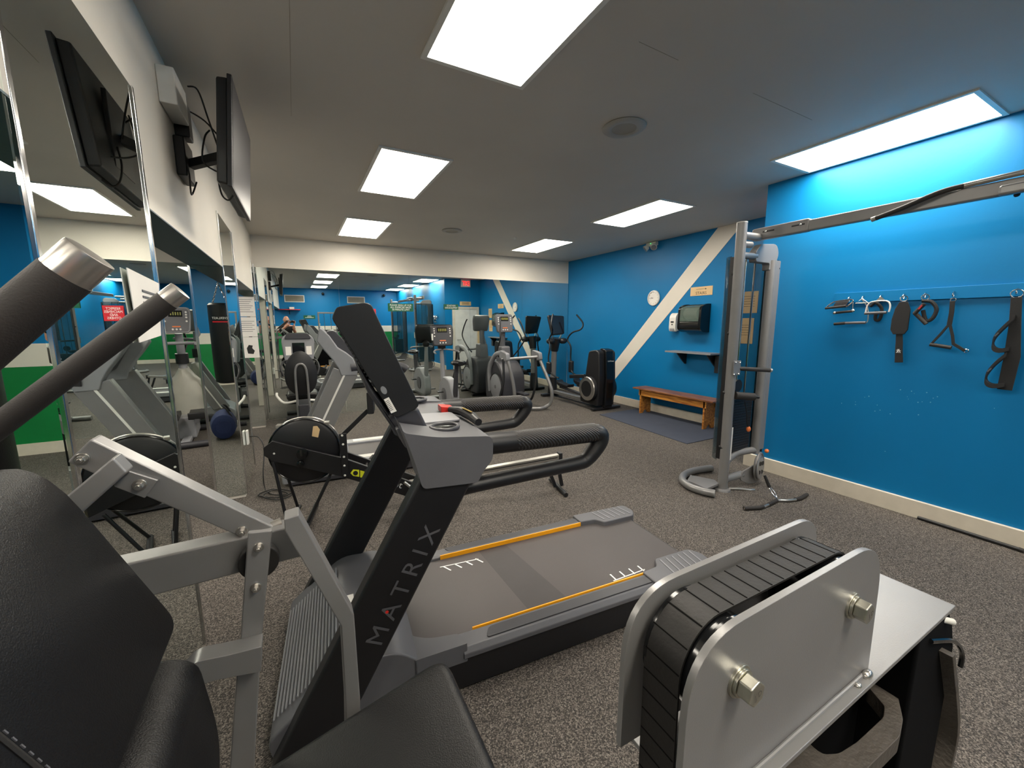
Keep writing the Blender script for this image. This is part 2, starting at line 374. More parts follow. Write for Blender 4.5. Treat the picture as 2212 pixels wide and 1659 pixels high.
for s in (-1, 1):
    c = MB().prism(rnd2([(-.08, s*.405), (.15, s*.405), (.13, s*.335), (.0, s*.312), (-.075, s*.26), (-.08, s*.18)], [.0, .01, .02, .05, .04, 0]), .15, .237, 'z')
    t.p('hood_corner', c, 'greypl', bevel=.008)
g = MB()
for i in range(17):
    u = .08+.84*i/16; x, z = -.61+.27*u, .10+.215*u
    g.beam((x-.006, -.34, z+.006), (x-.006, .30, z+.006), .005, .005, up=(-.62, 0, .78))
t.p('front_grille', g, 'midpl', hd)
lb = MB().poly([t.at(*c, ly=-.4065) for c in ((700, 1292), (721, 1322), (722, 1330), (702, 1334))], [(0, 1, 2, 3)])
t.p('caution_label', MB().box(-.36, -.29, -.10, .02, .312, .3165), 'paper', hd)
t.p('running_belt', MB().box(-.10, 1.565, -.312, .312, .165, .2), 'belt', bevel=.006)
t.p('rear_roller', MB().cyl((1.56, -.31, .165), (1.56, .31, .165), .035), 'belt')
t.p('belt_seam', MB().prism([(.50, -.305), (.72, -.305), (.62, .305), (.44, .305)], .1995, .2004, 'z'), mat('darker belt splice', '3c3839', .5))
for x0, y0, s in ((.18, .235, -1), (1.02, -.275, 1)):
    mk = MB(); mk.beam((x0, y0, .2012), (x0+.23, y0+.012*s, .2012), .006, .001)
    for k in range(4): mk.beam((x0+.02+.065*k, y0+s*.002, .2012), (x0+.05+.065*k*1.0-(0 if s < 0 else .03), y0+s*.055, .2012), .008, .001)
    t.p('foot_mark', mk, 'wtext', flat=True)
for s in (-1, 1):
    cs = [(s*.312, .165), (s*.312, .212), (s*.325, .222), (s*.395, .214), (s*.412, .19), (s*.412, .168)]
    r = t.p('side_rail', MB().prism(cs, .13, 1.27, 'x'), 'greypl', bevel=.004)
    t.p('step_tread', MB().prism(rnd2([(.27, s*.330), (1.20, s*.330), (1.20, s*.388), (.24, s*.388)], .02), .214, .2215, 'z'), 'ridge' if 0 else 'darkpl', r, bevel=.002)
    e = t.p('rail_end_cap', MB().prism(rnd2([(1.19, s*.31), (1.30, s*.30), (1.34, s*.24), (1.60, s*.24), (1.64, s*.30), (1.63, s*.40), (1.19, s*.414)], [.01, .02, .02, .03, .03, .03, .01]), .12, .232, 'z'), 'greypl', bevel=.012)
    rg = MB()
    for k in range(6): rg.beam((1.36+.045*k, s*.265, .2325), (1.34+.045*k, s*.39, .2325), .008, .006)
    t.p('ridge', rg, 'midpl', e)
    t.p('amber_stripe', MB().box(.20, 1.19 if s > 0 else 1.22, *sorted((s*.307, s*.3135)), .2, .2255 if s > 0 else .2235), 'yellow')
    # slanted upright
    u = t.p('upright', MB().prism([(-.02, 1.06), (.165, .985), (-.38, .03), (-.60, .03)], s*.385, s*.462), 'blackpl', bevel=.014, seg=3)
    if s < 0:
        d = V((.50, 0, .87)).normalized(); c = t.at(872, 1262, ly=-.4635)
        text('MATRIX', .48, c, d, (-d.z, 0, d.x), 'gtext', u, 'lettering', .064, sp=1.45)
        rd = t.at(836, 1322, ly=-.4635); t.p('red_dot', MB().cyl(rd, rd+V((0, -.001, 0)), .006), 'red', u)
    # console shoulder
    t.p('console_shoulder', MB().prism(rnd2([(-.10, 1.25), (-.09, 1.215), (.03, 1.185), (.25, 1.165), (.248, 1.07), (.205, 1.025), (.185, .985), (-.03, .995), (-.05, 1.09)], [.01, .02, .04, .03, .02, .02, .015, .02, .05]), s*.30, s*.475), 'greypl', bevel=.034, seg=4)
    # looping hand rail
    pa = [(.22, 1.112), (.40, 1.108), (.60, 1.104), (.76, 1.100), (.808, 1.085), (.806, 1.05), (.77, 1.005), (.735, .975), (.69, .965), (.5, .957), (.2, .945), (.14, .94)]
    rr = [.046, .044, .043, .043, .042, .040, .038, .035, .033, .031, .031, .031]
    P = smooth([(x, s*.40, z) for x, z in pa], 4); R_ = []
    for i in range(len(P)): q = i/4; k = min(int(q), len(rr)-2); R_.append(rr[k]+(rr[k+1]-rr[k])*(q-k))
    h = t.p('handrail', MB().tube(P, R_, 14), 'blackpl')
    t.p('grip', MB().tube([(x, s*.40, 1.112-(x-.22)*.021) for x in (.37, .5, .65, .775)], [.044, .0455, .0455, .044], 16), 'grip', h)
tr = t.p('console_tray', MB().prism(rnd2([(-.10, 1.20), (.02, 1.172), (.25, 1.160), (.25, 1.10), (-.06, 1.10)], [.02, .04, .02, .02, .03]), -.32, .32), 'greypl', bevel=.01)
t.p('tray_insert', MB().prism(rnd2([(-.03, .0), (.20, -.04), (.20, -.20), (-.05, -.2)], .02), 1.168, 1.178, 'z'), 'midpl', tr, bevel=.003)
t.p('phone_ledge', MB().box(.015, .035, -.17, -.08, 1.175, 1.192), 'blackpl', tr, bevel=.003)
for s in (-1, 1):
    cc = (.095, s*.325, 1.183)
    cp = t.p('cup_holder', MB().torus(cc, (0, 0, 1), .055, .008), 'darkpl'); t.p('cup_shade_disc', MB().lathe([(.053, 0), (.05, .0015), (.001, .0015)], cc), 'blackgl', cp)  # black disc on the surface paints the shade of an uncut cup recess
es = t.p('emergency_stop', MB().prism([(.16, 1.168), (.16, 1.20), (.225, 1.19), (.225, 1.162)], .0, .07), 'red', tr, bevel=.004)
kp = t.p('hand_sensor_bar', MB().tube([(.20, -.02, 1.185), (.235, -.09, 1.188), (.25, -.20, 1.186), (.25, -.30, 1.18)], [.016, .022, .022, .016], 10), 'blackpl', tr)
t.p('gold_contact', MB().beam((.232, -.12, 1.2105), (.245, -.22, 1.2095), .008, .002), mat('brass contact', 'c9a84e', .3, .8), tr)
# display
dp = [(-.182, 1.678), (-.160, 1.672), (.002, 1.275), (-.012, 1.262), (-.088, 1.232), (-.105, 1.245), (-.298, 1.62), (-.28, 1.66)]
ds = t.p('display_housing', MB().prism(rnd2(dp, .012, 2), -.30, .30), 'blackpl', bevel=.012, seg=3)
nx, nz = .927, .375
t.p('screen', MB().poly([(x+nx*.002, y, z+nz*.002) for x, y, z in ((-.155, -.27, 1.66), (-.155, .27, 1.66), (-.005, .27, 1.292), (-.005, -.27, 1.292))], [(0, 1, 2, 3)]), 'screen', ds)
vg = MB()
for k in range(14):
    u = .12+.5*k/13; x, z = -.298+.193*u, 1.62-.375*u; vg.beam((x-.003, -.27, z), (x-.003, .27, z), .006, .006, up=(-.9, 0, -.4))
t.p('vent_slats', vg, 'darkpl', ds)
def onside(pts, m, nm, ly=-.3005, par=None):
    v = [t.at(*c, ly=ly) for c in pts]; return t.p(nm, MB().poly(v+[a+V((0, .002, 0)) for a in v], [(0, 1, 2, 3), (4, 7, 6, 5), (0, 4, 5, 1), (1, 5, 6, 2), (2, 6, 7, 3), (3, 7, 4, 0)]), m, par or ds, flat=True)
onside(((829, 863), (840, 858), (857, 888), (845, 893)), 'paper', 'barcode_sticker', -.3014)
bc = MB()
for k in range(7):
    a = t.at(835+k*1.7, 867+k*3.2, ly=-.3018); bc.beam(a+V((-.006, 0, -.003)), a+V((.008, 0, .004)), .0005, .0018, up=(0, 0, 1))
t.p('barcode', bc, 'ink', ds, flat=True)
ov = t.at(829, 843, ly=-.3012); t.p('badge', MB().poly([ov+V((.011*math.cos(a)+.006*math.sin(a)*0-.3*.014*math.sin(a), 0, .016*math.sin(a))) for a in [2*PI*i/16 for i in range(16)]], [tuple(range(16))]), 'midpl', ds, flat=True)
t.p('display_neck', MB().prism(t.xz([(773, 788), (842, 894), (903, 880), (930, 935), (868, 955), (795, 850)], -.28), -.28, .28), 'darkpl', bevel=.02, seg=3)
# ================================================================ seated leg machine in the foreground
t = T('leg_machine', 'silver framed seated leg machine with black vinyl pads and foam grips, lower left', 'gym machine', (-.15, .7, 0), 0)
LM = t; o = t.loc
def wp(pts, y): return [(q.x-o.x, q.z) for q in (W.at(a, b, ly=y) for a, b in pts)]
def Y_(y): return y-o.y
def P_(x, y, z): return V((x, y, z))-o
# horizontal beam, sloping link, end bracket
t.p('frame_beam', MB().prism([(x-o.x, z) for x, z in ((-.62, 1.150), (-.015, 1.161), (-.02, 1.085), (-.62, 1.072))], Y_(.95), Y_(1.0)), 'silver', bevel=.004)
lk = t.p('link_bar', MB().prism(wp([(196, 948), (592, 1139), (552, 1166), (508, 1156), (143, 999)], .97), Y_(.97), Y_(1.01)), 'silver', bevel=.004)
t.p('pivot_bracket', MB().prism(wp([(254, 1010), (342, 1038), (312, 1077), (246, 1052)], .962), Y_(.962), Y_(.97)), 'silver', lk, bevel=.002)
t.p('brace_tube', MB().prism(wp([(244, 988), (275, 1021), (60, 1212), (20, 1175)], .925), Y_(.925), Y_(.962)), 'silver', bevel=.004)
def bolt(c, y, r=.0095, par=None, m='zinc', ln=.012):
    q = W.at(*c, ly=y)-o; b = MB().cyl(q, q-V((0, .003, 0)), r*1.45); b.hexa(q-V((0, .003, 0)), q-V((0, ln, 0)), r); b.cyl(q-V((0, ln, 0)), q-V((0, ln+.004, 0)), r*.5)
    return t.p('bolt', b, m, par, bevel=.0008)
bolt((178, 991), .97, .0075, lk, 'alu'); bolt((302, 1047), .962, .0075, lk, 'alu'); bolt((523, 1147), .97, .0075, lk, 'alu')
# long flat lever with two bolts and the black roller behind it
lv = t.p('lever_plate', MB().prism(wp([(535, 1151), (588, 1146), (566, 1372), (562, 1426), (549, 1659), (540, 1800), (486, 1800), (496, 1659), (512, 1440), (519, 1384)], .90), Y_(.90), Y_(.912)), 'silver', bevel=.003)
bolt((559, 1181), .90, .0065, lv, 'alu'); bolt((553, 1268), .90, .0065, lv, 'alu')
q = W.at(560, 1210, ly=.93)-o; t.p('pulley', MB().cyl(q-V((0, .012, 0)), q+V((0, .012, 0)), .037, n=32), 'rubber', bevel=.004)
q = W.at(600, 1140, ly=.985)-o; t.p('cam_stop', MB().cyl(q-V((.03, 0, 0)), q+V((.01, 0, .01)), .012), 'alu')
t.p('curved_arm', MB().prism(rnd2(wp([(380, 1500), (392, 1440), (425, 1402), (500, 1388), (568, 1371), (566, 1424), (470, 1441), (432, 1452), (424, 1500)], .895), [.0, .015, .02, .01, .002, .002, .01, .02, 0]), Y_(.86), Y_(.90)), 'silver', bevel=.003)
t.p('weld_seam', MB().tube([W.at(517, 1388, ly=.898)-o, W.at(568, 1373, ly=.898)-o], .004, 8), 'alu')
t.p('bent_lever', MB().prism(wp([(613, 1122), (645, 1112), (765, 1330), (778, 1508), (780, 1600), (748, 1600), (747, 1528), (737, 1354), (615, 1147)], .88), Y_(.88), Y_(.925)), 'silver', bevel=.003)
# back rest: rounded slab leaning back
B = V((-.236, 0, 1.046)); A = V((-.36, 0, 1.35)); u = (A-B).normalized(); n = V((u.z, 0, -u.x)); n = n if n.x > 0 else -n
def back_outline(y0, y1, h, r): return rnd2([(y0, 0), (y1, 0), (y1, h), (y0, h)], [.03, .03, r, r], 6)
def slab_on(base, u, n, outl, t0, t1, e=.012):
    c = V((sum(p[0] for p in outl)/len(outl), sum(p[1] for p in outl)/len(outl))); rg = []
    for d, k in ((t0, 1-e*3), (t0+e, 1), (t1-e, 1), (t1-e*.3, 1-e*.9), (t1, 1-e*3)):
        rg.append([base+V((0, c.x+(p[0]-c.x)*k, 0))+u*(c.y+(p[1]-c.y)*k)+n*d-o for p in outl])
    return MB().loft(rg)
bk = t.p('backrest', slab_on(B, u, n, back_outline(.44, .895, .385, .11), -.075, .004), 'leather')
sm = MB(); gr = []
for k in range(34):
    f = k/33; q = B+u*(.005+.40*f)+V((0, .545+.0*f, 0))+n*.0045-o
    gr.append(q)
    sm.beam(q+V((0, .007, 0)), q+V((0, .007, 0))+u*.006, .0016, .0016, up=tuple(n))
t.p('seam', MB().tube(gr, .0028, 6), 'rubber', bk); tag(t.p('stitching', sm, 'gtext', bk, flat=True), None, None, None, 'stuff')
t.p('backrest_plate', MB().beam(B+u*.05-n*.082+V((0, .667, 0))-o, B+u*.35-n*.082+V((0, .667, 0))-o, .2, .012, up=tuple(n)), 'silver', bk)
# lumbar bolster
cs = rnd2([(-.345, .60), (-.205, .60), (-.186, .82), (-.204, .985), (-.26, 1.01), (-.33, .99)], [.02, .02, .05, .03, .03, .02])
t.p('lumbar_pad', MB().prism([(x-o.x, z) for x, z in cs], Y_(.46), Y_(.865)), 'leather', bevel=.02, seg=4)
# seat
b0, b1 = V((-.16, 0, .700)), V((.262, 0, .802)); u2 = (b1-b0).normalized(); n2 = V((-u2.z, 0, u2.x)); L_ = (b1-b0).length
rg = []; ol = rnd2([(0, .42), (L_, .42), (L_, .845), (0, .845)], [.03, .035, .045, .03], 6); cx, cy = L_/2, .63
for d, k in ((-.07, .95), (-.058, 1), (-.022, 1), (-.008, .985), (-.002, .955), (0, .91)):
    rg.append([b0+u2*(cx+(a-cx)*k)+V((0, cy+(b-cy)*k, 0))+n2*d-o for a, b in ol])
t.p('seat', MB().loft(rg), 'leather')
# foam grips with aluminium caps
for (cx_, cy_), (ex, ey), y, gr_ in (((196, 548), (0, 714), .495, .0192), ((390, 628), (0, 918), .906, .0178)):
    a = W.at(cx_, cy_, ly=y)-o; b = W.at(ex, ey, ly=y)-o; d = (b-a).normalized()
    h = t.p('foam_grip', MB().tube([a+d*.026, a+d*.40], gr_, 32), 'foam')
    t.p('grip_cap', MB().lathe([(gr_-.003, -.0005), (gr_-.001, .0), (gr_-.0006, .002), (gr_-.0006, .027), (gr_-.002, .028)], a, d, 40), 'alu', h)
    t.p('grip_arm', MB().tube([a+d*.39, a+d*.43, P_(-.50, y, 1.28), P_(-.51, y, 1.16)], .015, 12), 'silver')
t.p('arm_crossbar', MB().tube([P_(-.51, .49, 1.17), P_(-.51, .91, 1.17)], .016, 12), 'silver')
# unseen lower frame that carries it all
t.p('frame_post', MB().beam(P_(-.55, .975, .05), P_(-.55, .975, 1.08), .05, .05, up=(1, 0, 0)), 'silver', bevel=.004)
t.p('seat_post', MB().beam(P_(-.02, .66, .05), P_(-.02, .66, .67), .08, .06, up=(1, 0, 0)), 'silver', bevel=.004)
t.p('floor_rail', MB().beam(P_(-.62, .66, .03), P_(.12, .66, .03), .06, .06), 'silver', bevel=.004)
t.p('floor_rail', MB().beam(P_(-.55, .45, .03), P_(-.55, 1.0, .03), .06, .06), 'silver', bevel=.004)
0 and t.p('lower_crank', MB().beam(P_(-.19, .93, .50), P_(.10, .93, .68), .03, .05), 'silver', bevel=.004)
t.p('back_post', MB().beam(P_(-.55, .66, .05), P_(-.50, .66, 1.2), .05, .05, up=(1, 0, 0)), 'silver', bevel=.004)
# ================================================================ weight tower with belt and rollers, lower right
t = T('weight_stack_tower', 'silver tower with a ribbed black belt running over rollers between bolted plates', 'gym machine', (.7, .27, 0), 0)
o = t.loc
def P_(x, y, z): return V((x, y, z))-o
po = rnd2([(.326, 1.045), (.329, 1.272), (.770, 1.272), (.778, 1.045)], [.001, .085, .085, .001], 10)
pr_ = rnd2([(.326, 1.062), (.329, 1.272), (.770, 1.272), (.778, 1.045)], [.001, .085, .06, .001], 10)
po = [(a-o.x, b) for a, b in po]; pr_ = [(a-o.x, b) for a, b in pr_]
fp = t.p('side_plate', MB().prism(po, .23-o.y, .2385-o.y), 'silver', bevel=.0015)
t.p('side_plate', MB().prism(pr_, .318-o.y, .3265-o.y), 'silver', bevel=.0015)
rl = [(.415, 1.196), (.684, 1.191)]
for x, z in rl:
    t.p('roller', MB().lathe([(.062, 0), (.0655, .002), (.0655, .007), (.0605, .009), (.0605, .062), (.0655, .064), (.0655, .069), (.062, .071)], P_(x, .2415, z), (0, 1, 0), 48), 'blackgl')
    y = .23
    b = MB(); b.cyl(P_(x, y+.001, z), P_(x, y-.003, z), .0195, n=32); b.cyl(P_(x, y-.003, z), P_(x, y-.0065, z), .0165, n=32)
    e = V((0, 1, 0)); b2 = MB()
    hexp = [(x+.0155*math.cos(PI*k/3+.3)-o.x, z+.0155*math.sin(PI*k/3+.3)) for k in range(6)]
    bb = t.p('bolt', MB().prism(hexp, y-.0215-o.y, y-.0065-o.y), 'zinc', bevel=.0018)
    t.p('washer', b, 'zinc', bb, bevel=.0006)
    text('J D', .013, P_(x, y-.0218, z), (1, 0, .3), (-.3, 0, 1), 'iron', bb, 'bolt_mark')
    t.p('bolt', MB().hexa(P_(x, .327, z), P_(x, .34, z), .0155), 'zinc')
# belt: up the left roller, across, down the right roller
R = .0625; path = []
x0, z0 = rl[0]; x1, z1 = rl[1]
for k in range(6): path.append((x0-R, .30+(z0-.30)*k/6))
for k in range(11): a = PI-PI/2*k/10; path.append((x0+R*math.cos(a), z0+R*math.sin(a)))
for k in range(1, 8): path.append((x0+(x1-x0)*k/8, z0+R+(z1-z0)*k/8))
for k in range(13): a = PI/2-PI/2*k/12*1.0; path.append((x1+R*math.cos(a), z1+R*math.sin(a)))
path.append((x1+R, 1.06))
def band(path, th, ya, yb):
    rg = []
    for i, p in enumerate(path):
        a = V(path[max(i-1, 0)]); b = V(path[min(i+1, len(path)-1)]); d = (b-a).normalized(); nn = V((-d.y, d.x))
        q = V(p)+nn*th
        rg.append([P_(p[0], ya, p[1]), P_(p[0], yb, p[1]), P_(q.x, yb, q.y), P_(q.x, ya, q.y)])
    return MB().loft(rg)
bm_ = band(path, .0028, .258, .3085); nf0 = len(bm_.bm.faces)
# cross ribs pressed in the belt
full = []; acc = 0
for i in range(len(path)-1):
    a, b = V(path[i]), V(path[i+1]); n_ = max(1, int((b-a).length/.002)); full += [tuple(a.lerp(b, j/n_)) for j in range(n_)]
last = None; rb = bm_
for i in range(1, len(full)-1):
    p = V(full[i])
    if last is None or (p-last).length > .027:
        last = p; d = (V(full[i+1])-V(full[i-1])).normalized(); nn = V((-d.y, d.x)); q = p+nn*.0029
        rb.beam(P_(q.x, .2590, q.y), P_(q.x, .3075, q.y), .0016, .0010, up=(nn.x, 0, nn.y))
for i, f in enumerate(bm_.bm.faces):
    if i >= nf0: f.material_index = 1
bt = t.p('belt', bm_, 'rubber', ang=50); bt.data.materials.append(mat('dull black groove', '0c0c0c', .9, spec=.1))
# flat top plate and its lip
tp = t.p('top_plate', MB().box(.36-o.x, 1.107-o.x, .214-o.y, .333-o.y, 1.037, 1.045), 'silver', bevel=.0012)
t.p('weld_bead', MB().tube(smooth([P_(.40+.05*k, .2275, 1.0465+.0006*(k % 2)) for k in range(8)], 3), .0028, 8), 'silver', tp)
t.p('weld_blob', MB().sph(P_(.722, .2225, 1.046), .006, (1, .8, .7)), 'alu', tp); t.p('weld_blob', MB().sph(P_(.757, .224, 1.047), .009, (1.3, .7, .8)), 'alu', tp)
t.p('plate_nub', MB().cyl(P_(1.07, .222, 1.024), P_(1.088, .209, 1.020), .006), 'whitepl', tp, bevel=.002)
t.p('pin', MB().sph(P_(.777, .236, 1.108), .0035), 'iron', fp)
# shroud, loop handle and curved cover below the plate
K['deadblack'] = mat('flat black paint', '08080a', .9, spec=.1)
t.p('tower_column', MB().box(.39-o.x, .945-o.x, .285-o.y, .34-o.y, .0, 1.036), 'deadblack', bevel=.004)
lo = [(1918, 1440), (1918, 1472), (1940, 1504), (1951, 1554), (1943, 1592), (1875, 1659), (1800, 1740), (1690, 1760), (1600, 1720)]
li = [(1700, 1640), (1740, 1595), (1757, 1614), (1778, 1629), (1812, 1627), (1851, 1602), (1908, 1549), (1911, 1525), (1889, 1499), (1872, 1480)]
lp = [(q.x-o.x, q.y-o.y) for q in (W.at(*c, lz=.90) for c in lo+li)]
t.p('cast_loop', MB().prism(rnd2(lp, .006, 2), .868, .90, 'z'), 'iron', bevel=.003)
cv = [W.at(*c, ly=.198) for c in ((1938, 1422), (2056, 1395), (2063, 1415), (2074, 1560), (2062, 1640), (2040, 1720))]
cs = smooth([q-o for q in cv[2:]], 4)
t.p('cover_strip', MB().loft([[q+V((-.012, 0, .0)), q+V((.004, 0, 0)), q+V((.004, .03, 0)), q+V((-.012, .03, 0))] for q in cs]), 'iron', bevel=.001)
t.p('cover_hook', MB().tube(smooth([W.at(*c, ly=.215)-o for c in ((2010, 1385), (2060, 1385), (2078, 1410), (2074, 1440))], 4), .0045, 8), 'blackgl')
t.p('shroud', MB().prism([(a-o.x, b) for a, b in ((.945, 1.034), (1.095, 1.034), (1.125, 1.0), (1.16, .93), (1.165, .30), (.945, .30))], .217-o.y, .326-o.y), 'deadblack', bevel=.006)
t.p('tower_base', MB().box(.33-o.x, 1.15-o.x, .17-o.y, .40-o.y, 0, .05), 'silver', bevel=.005)
# ================================================================ cable crossover beside the blue wall
def cable_tower(x, y, rz, label, full=True):
    t = T('cable_tower', label, 'gym machine', (x, y, 0), rz, 'towers of the cable crossover machine')
    f = t.p('front_post', MB().cyl((-.22, 0, .02), (-.235, 0, 2.46), .043, n=28), 'silver2'); t.p('post_cap', MB().cyl((-.235, 0, 2.46), (-.235, 0, 2.466), .044), 'whitepl', f)
    r = t.p('rear_post', MB().cyl((.23, -.02, .30), (.225, -.02, 2.17), .040, n=24), 'silver2')
    t.p('rear_channel', MB().box(.255, .325, -.05, .01, .34, 2.17), 'silver2', r, bevel=.006)
    t.p('shroud', MB().loft([[V((.275*math.cos(a)+.045, .07+.16*math.sin(a), z)) for z in (.28, 2.19)] + [V((.271*math.cos(a)+.045, .07+.156*math.sin(a), z)) for z in (2.19, .28)] for a in [PI*k/16-.05 for k in range(17)]]), 'smoke')
    b = t.p('shroud_edge', MB().box(.325, .335, -.03, .10, .30, 2.18), 'blackpl', bevel=.002)
    t.p('shroud_edge', MB().box(-.245, -.235, .03, .08, .30, 2.18), 'blackpl', bevel=.002)
    for z in (2.03, 1.50, .95, .42): t.p('shroud_clip', MB().cyl((-.245, .045, z), (-.25, .0, z), .016), 'blackpl')
    # top brackets and pulleys
    for z, x1, rr in ((2.36, .02, .032), (2.285, -.10, .028), (2.19, -.02, .03)): t.p('bracket_tube', MB().cyl((-.20, -.0, z), (x1, -.01, z), rr), 'silver')
    t.p('pulley_housing', MB().prism(rnd2([(-.04, 2.14), (-.06, 2.22), (.02, 2.30), (.26, 2.32), (.31, 2.24), (.27, 2.14), (.25, 2.08), (.17, 2.08), (.17, 2.14)], [.02, .02, .02, .05, .06, .04, .02, .01, .02]), -.035, .035), 'silver2', bevel=.006)
    t.p('pulley', MB().cyl((.235, -.02, 2.235), (.235, .02, 2.235), .078, n=32), 'blackpl')
    t.p('cable_ball', MB().sph((.31, -.03, 2.10), .022), 'blackpl')
    for x0, x1 in ((-.14, -.13), (.06, .03), (.31, .30)): t.p('cable', MB().cyl((x0, .03, 2.17), (x1, .03, .55), .0035, n=8), 'cable')
    t.p('guide_rod', MB().cyl((-.04, .06, 2.20), (-.04, .06, .33), .009), 'chrome'); t.p('guide_rod', MB().cyl((.10, .06, 2.20), (.10, .06, .33), .009), 'chrome')
    st = MB()
    for k in range(20): st.box(-.16, .15, .0, .12, .36+.026*k, .36+.026*k+.0235)
    tag(t.p('weight_stack', st, 'blackpl', bevel=.002), None, None, None, 'stuff')
    t.p('stack_pulley', MB().cyl((-.05, .03, 1.0), (-.05, .06, 1.0), .06), 'blackpl')
    t.p('stack_label', MB().box(-.189, -.172, -.03, -.026, .30, .62), 'paper', f)
    # handles
    for z, x0, x1, rr, m in ((1.18, -.17, .15, .019, 'foam'),):
        h = t.p('handle', MB().cyl((-.185, -.03, z), (.10, -.16, z-.02), rr), m); t.p('handle_cap', MB().cyl((.10, -.16, z-.02), (.115, -.167, z-.021), rr*1.05), 'alu', h)
        t.p('handle_plate', MB().box(-.272, -.17, -.052, -.040, z-.06, z+.075), 'silver', bevel=.004)
        for dx, dz in ((-.035, .06), (.03, .055), (-.045, -.05), (.02, -.048)): t.p('bolt', MB().sph((-.22+dx, -.055, z+dz), .009), 'chrome')
    t.p('ankle_roller', MB().cyl((-.20, -.04, .93), (-.04, -.12, .915), .035), 'foam'); t.p('roller_knob', MB().cyl((-.04, -.12, .915), (.0, -.14, .912), .016), 'blackpl')
    # base
    t.p('base_beam', MB().tube(smooth([(-.20, .0, .27), (-.05, .02, .32), (.08, .0, .335), (.21, -.02, .335)], 4), .033), 'silver2')
    P = [(-.45, -.08, .037), (-.50, .02, .037), (-.51, .14, .037), (-.44, .28, .037), (-.30, .37, .037), (-.10, .40, .037), (.12, .36, .037)]
    t.p('floor_ring', MB().tube(smooth(P, 5), .036, 14), 'silver')
    t.p('gusset', MB().prism([(-.46, .0), (-.25, .02), (-.2, .1), (-.3, .3), (-.45, .22)], .04, .06, 'z'), 'silver2')
    t.p('base_tube', MB().cyl((-.20, .0, .10), (.02, -.03, .12), .035), 'silver')
    t.p('base_plate', MB().prism(rnd2([(-.02, .16), (.20, .20), (.30, .14), (.30, .04), (.20, .0), (.10, .015), (-.04, .08)], .03), -.06, -.045), 'silver2', bevel=.003)
    t.p('foot_flange', MB().lathe([(.075, 0), (.07, .012), (.045, .02), (.043, .05)], (-.22, 0, 0)), 'silver2')
    if full:
        t.p('anchor_strap', MB().tube(smooth([(-.17, -.03, .012), (-.10, -.08, .014), (-.02, -.14, .008), (.03, -.16, .006)], 3), .012, 8), 'alu')
    w = t.p('swivel_pulley', MB().lathe([(.05, -.02), (.115, -.02), (.125, -.012), (.105, 0), (.125, .012), (.115, .02), (.05, .02)], (.21, -.08, .175), (.3, -.95, .05), 36), 'silver')
    for k in range(4): a = .6+k*PI/2; t.p('pulley_hole', MB().cyl(V((.21, -.08, .175))+V((.062*math.cos(a), -.024+.062*math.cos(a)*.3, .062*math.sin(a))), V((.21, -.083, .175))+V((.062*math.cos(a), -.022+.062*math.cos(a)*.3, .062*math.sin(a))), .022), 'blackpl', w)
    t.p('pulley_guard', MB().torus((.245, -.07, .18), (.3, -.95, .05), .125, .014, 32, 8), 'silver2')
    t.p('knob', MB().sph((.29, -.10, .335), .02), 'orange')
    t.p('selector_cord', MB().tube(smooth([(-.06, -.05, .86), (-.03, -.06, .75), (-.01, -.06, .64), (.02, -.06, .60)], 4), .005, 8), 'cable'); t.p('selector_pin', MB().sph((.02, -.06, .585), .02, (1, 1, 1.4)), 'orange')
    return t
ct = cable_tower(3.75, 2.27, 0, 'grey cable tower with smoked shroud standing against the blue wall corner', True)
ct2 = copy_tree(ct.o, (3.75, -1.35, 0), 0, 'second cable tower behind the camera, seen only as a reflection in the far mirror')
t = T('crossover_beam', 'long grey overhead beam running from the cable tower to the top right picture edge', 'gym machine', (3.75, 2.3, 2.2))
b = t.p('main_beam', MB().beam((.04, -.18, .185), (.04, -3.55, .185), .05, .088), 'silver2', bevel=.012)
t.p('sleeve', MB().beam((.04, .03, .19), (.04, -.44, .19), .064, .104), 'silver2', b, bevel=.014)
for y in (-.12, -.36): t.p('slot', MB().beam((.007, y+.05, .20), (.007, y-.05, .20), .003, .012), 'blackpl', b, bevel=.004)
for y in (-.10, -.38): t.p('bolt', MB().sph((.005, y, .20), .009), 'chrome', b)
g = [(-.02, -.89, .135), (-.03, -1.02, .165), (-.025, -1.20, .222), (.01, -1.30, .24)]
t.p('pull_up_grip', MB().tube(smooth(g, 4), .0165, 14), 'foam'); t.p('grip_cap', MB().cyl((-.018, -.865, .130), (-.02, -.89, .135), .0172), 'alu')
t.p('pull_up_bar', MB().tube(smooth([(.01, -1.30, .24), (.02, -1.36, .245), (.05, -1.7, .26), (.05, -2.2, .26)], 4), .0165, 14), 'alu')
t.p('cross_pad', MB().beam((-.02, -1.46, .16), (-.02, -1.9, .16), .05, .06), 'silver', bevel=.015)
t.p('bolt', MB().sph((.04, -1.52, .135), .014), 'blackpl', b)
# v bar lying on the floor on its clip
t = T('bar_attachment', 'black handled cable bar lying on the floor below the cable tower', 'handle', (3.62, 1.88, 0))
bp = [W.at(*c, lz=.018)-t.loc for c in ((1607, 1098), (1640, 1097), (1660, 1090), (1678, 1081), (1702, 1081), (1728, 1077), (1743, 1068))]
t.p('bar', MB().tube(smooth(bp, 4), .0115), 'alu'); t.p('grip', MB().tube([bp[0], bp[1], bp[1].lerp(bp[2], .4)], .0165), 'foam'); t.p('grip', MB().tube([bp[6], bp[5], bp[5].lerp(bp[4], .4)], .0165), 'foam')
t.p('grip', MB().tube([bp[2], bp[3]], .0155), 'foam')
c0, c1 = W.at(1662, 1052, lz=.115)-t.loc, bp[3]+V((0, 0, .02))
t.p('carabiner', MB().tube(smooth([c0, (c0+c1)/2+V((-.018, 0, 0)), c1, (c0+c1)/2+V((.02, 0, 0))], 5, True), .0042, 8, True), 'chrome')
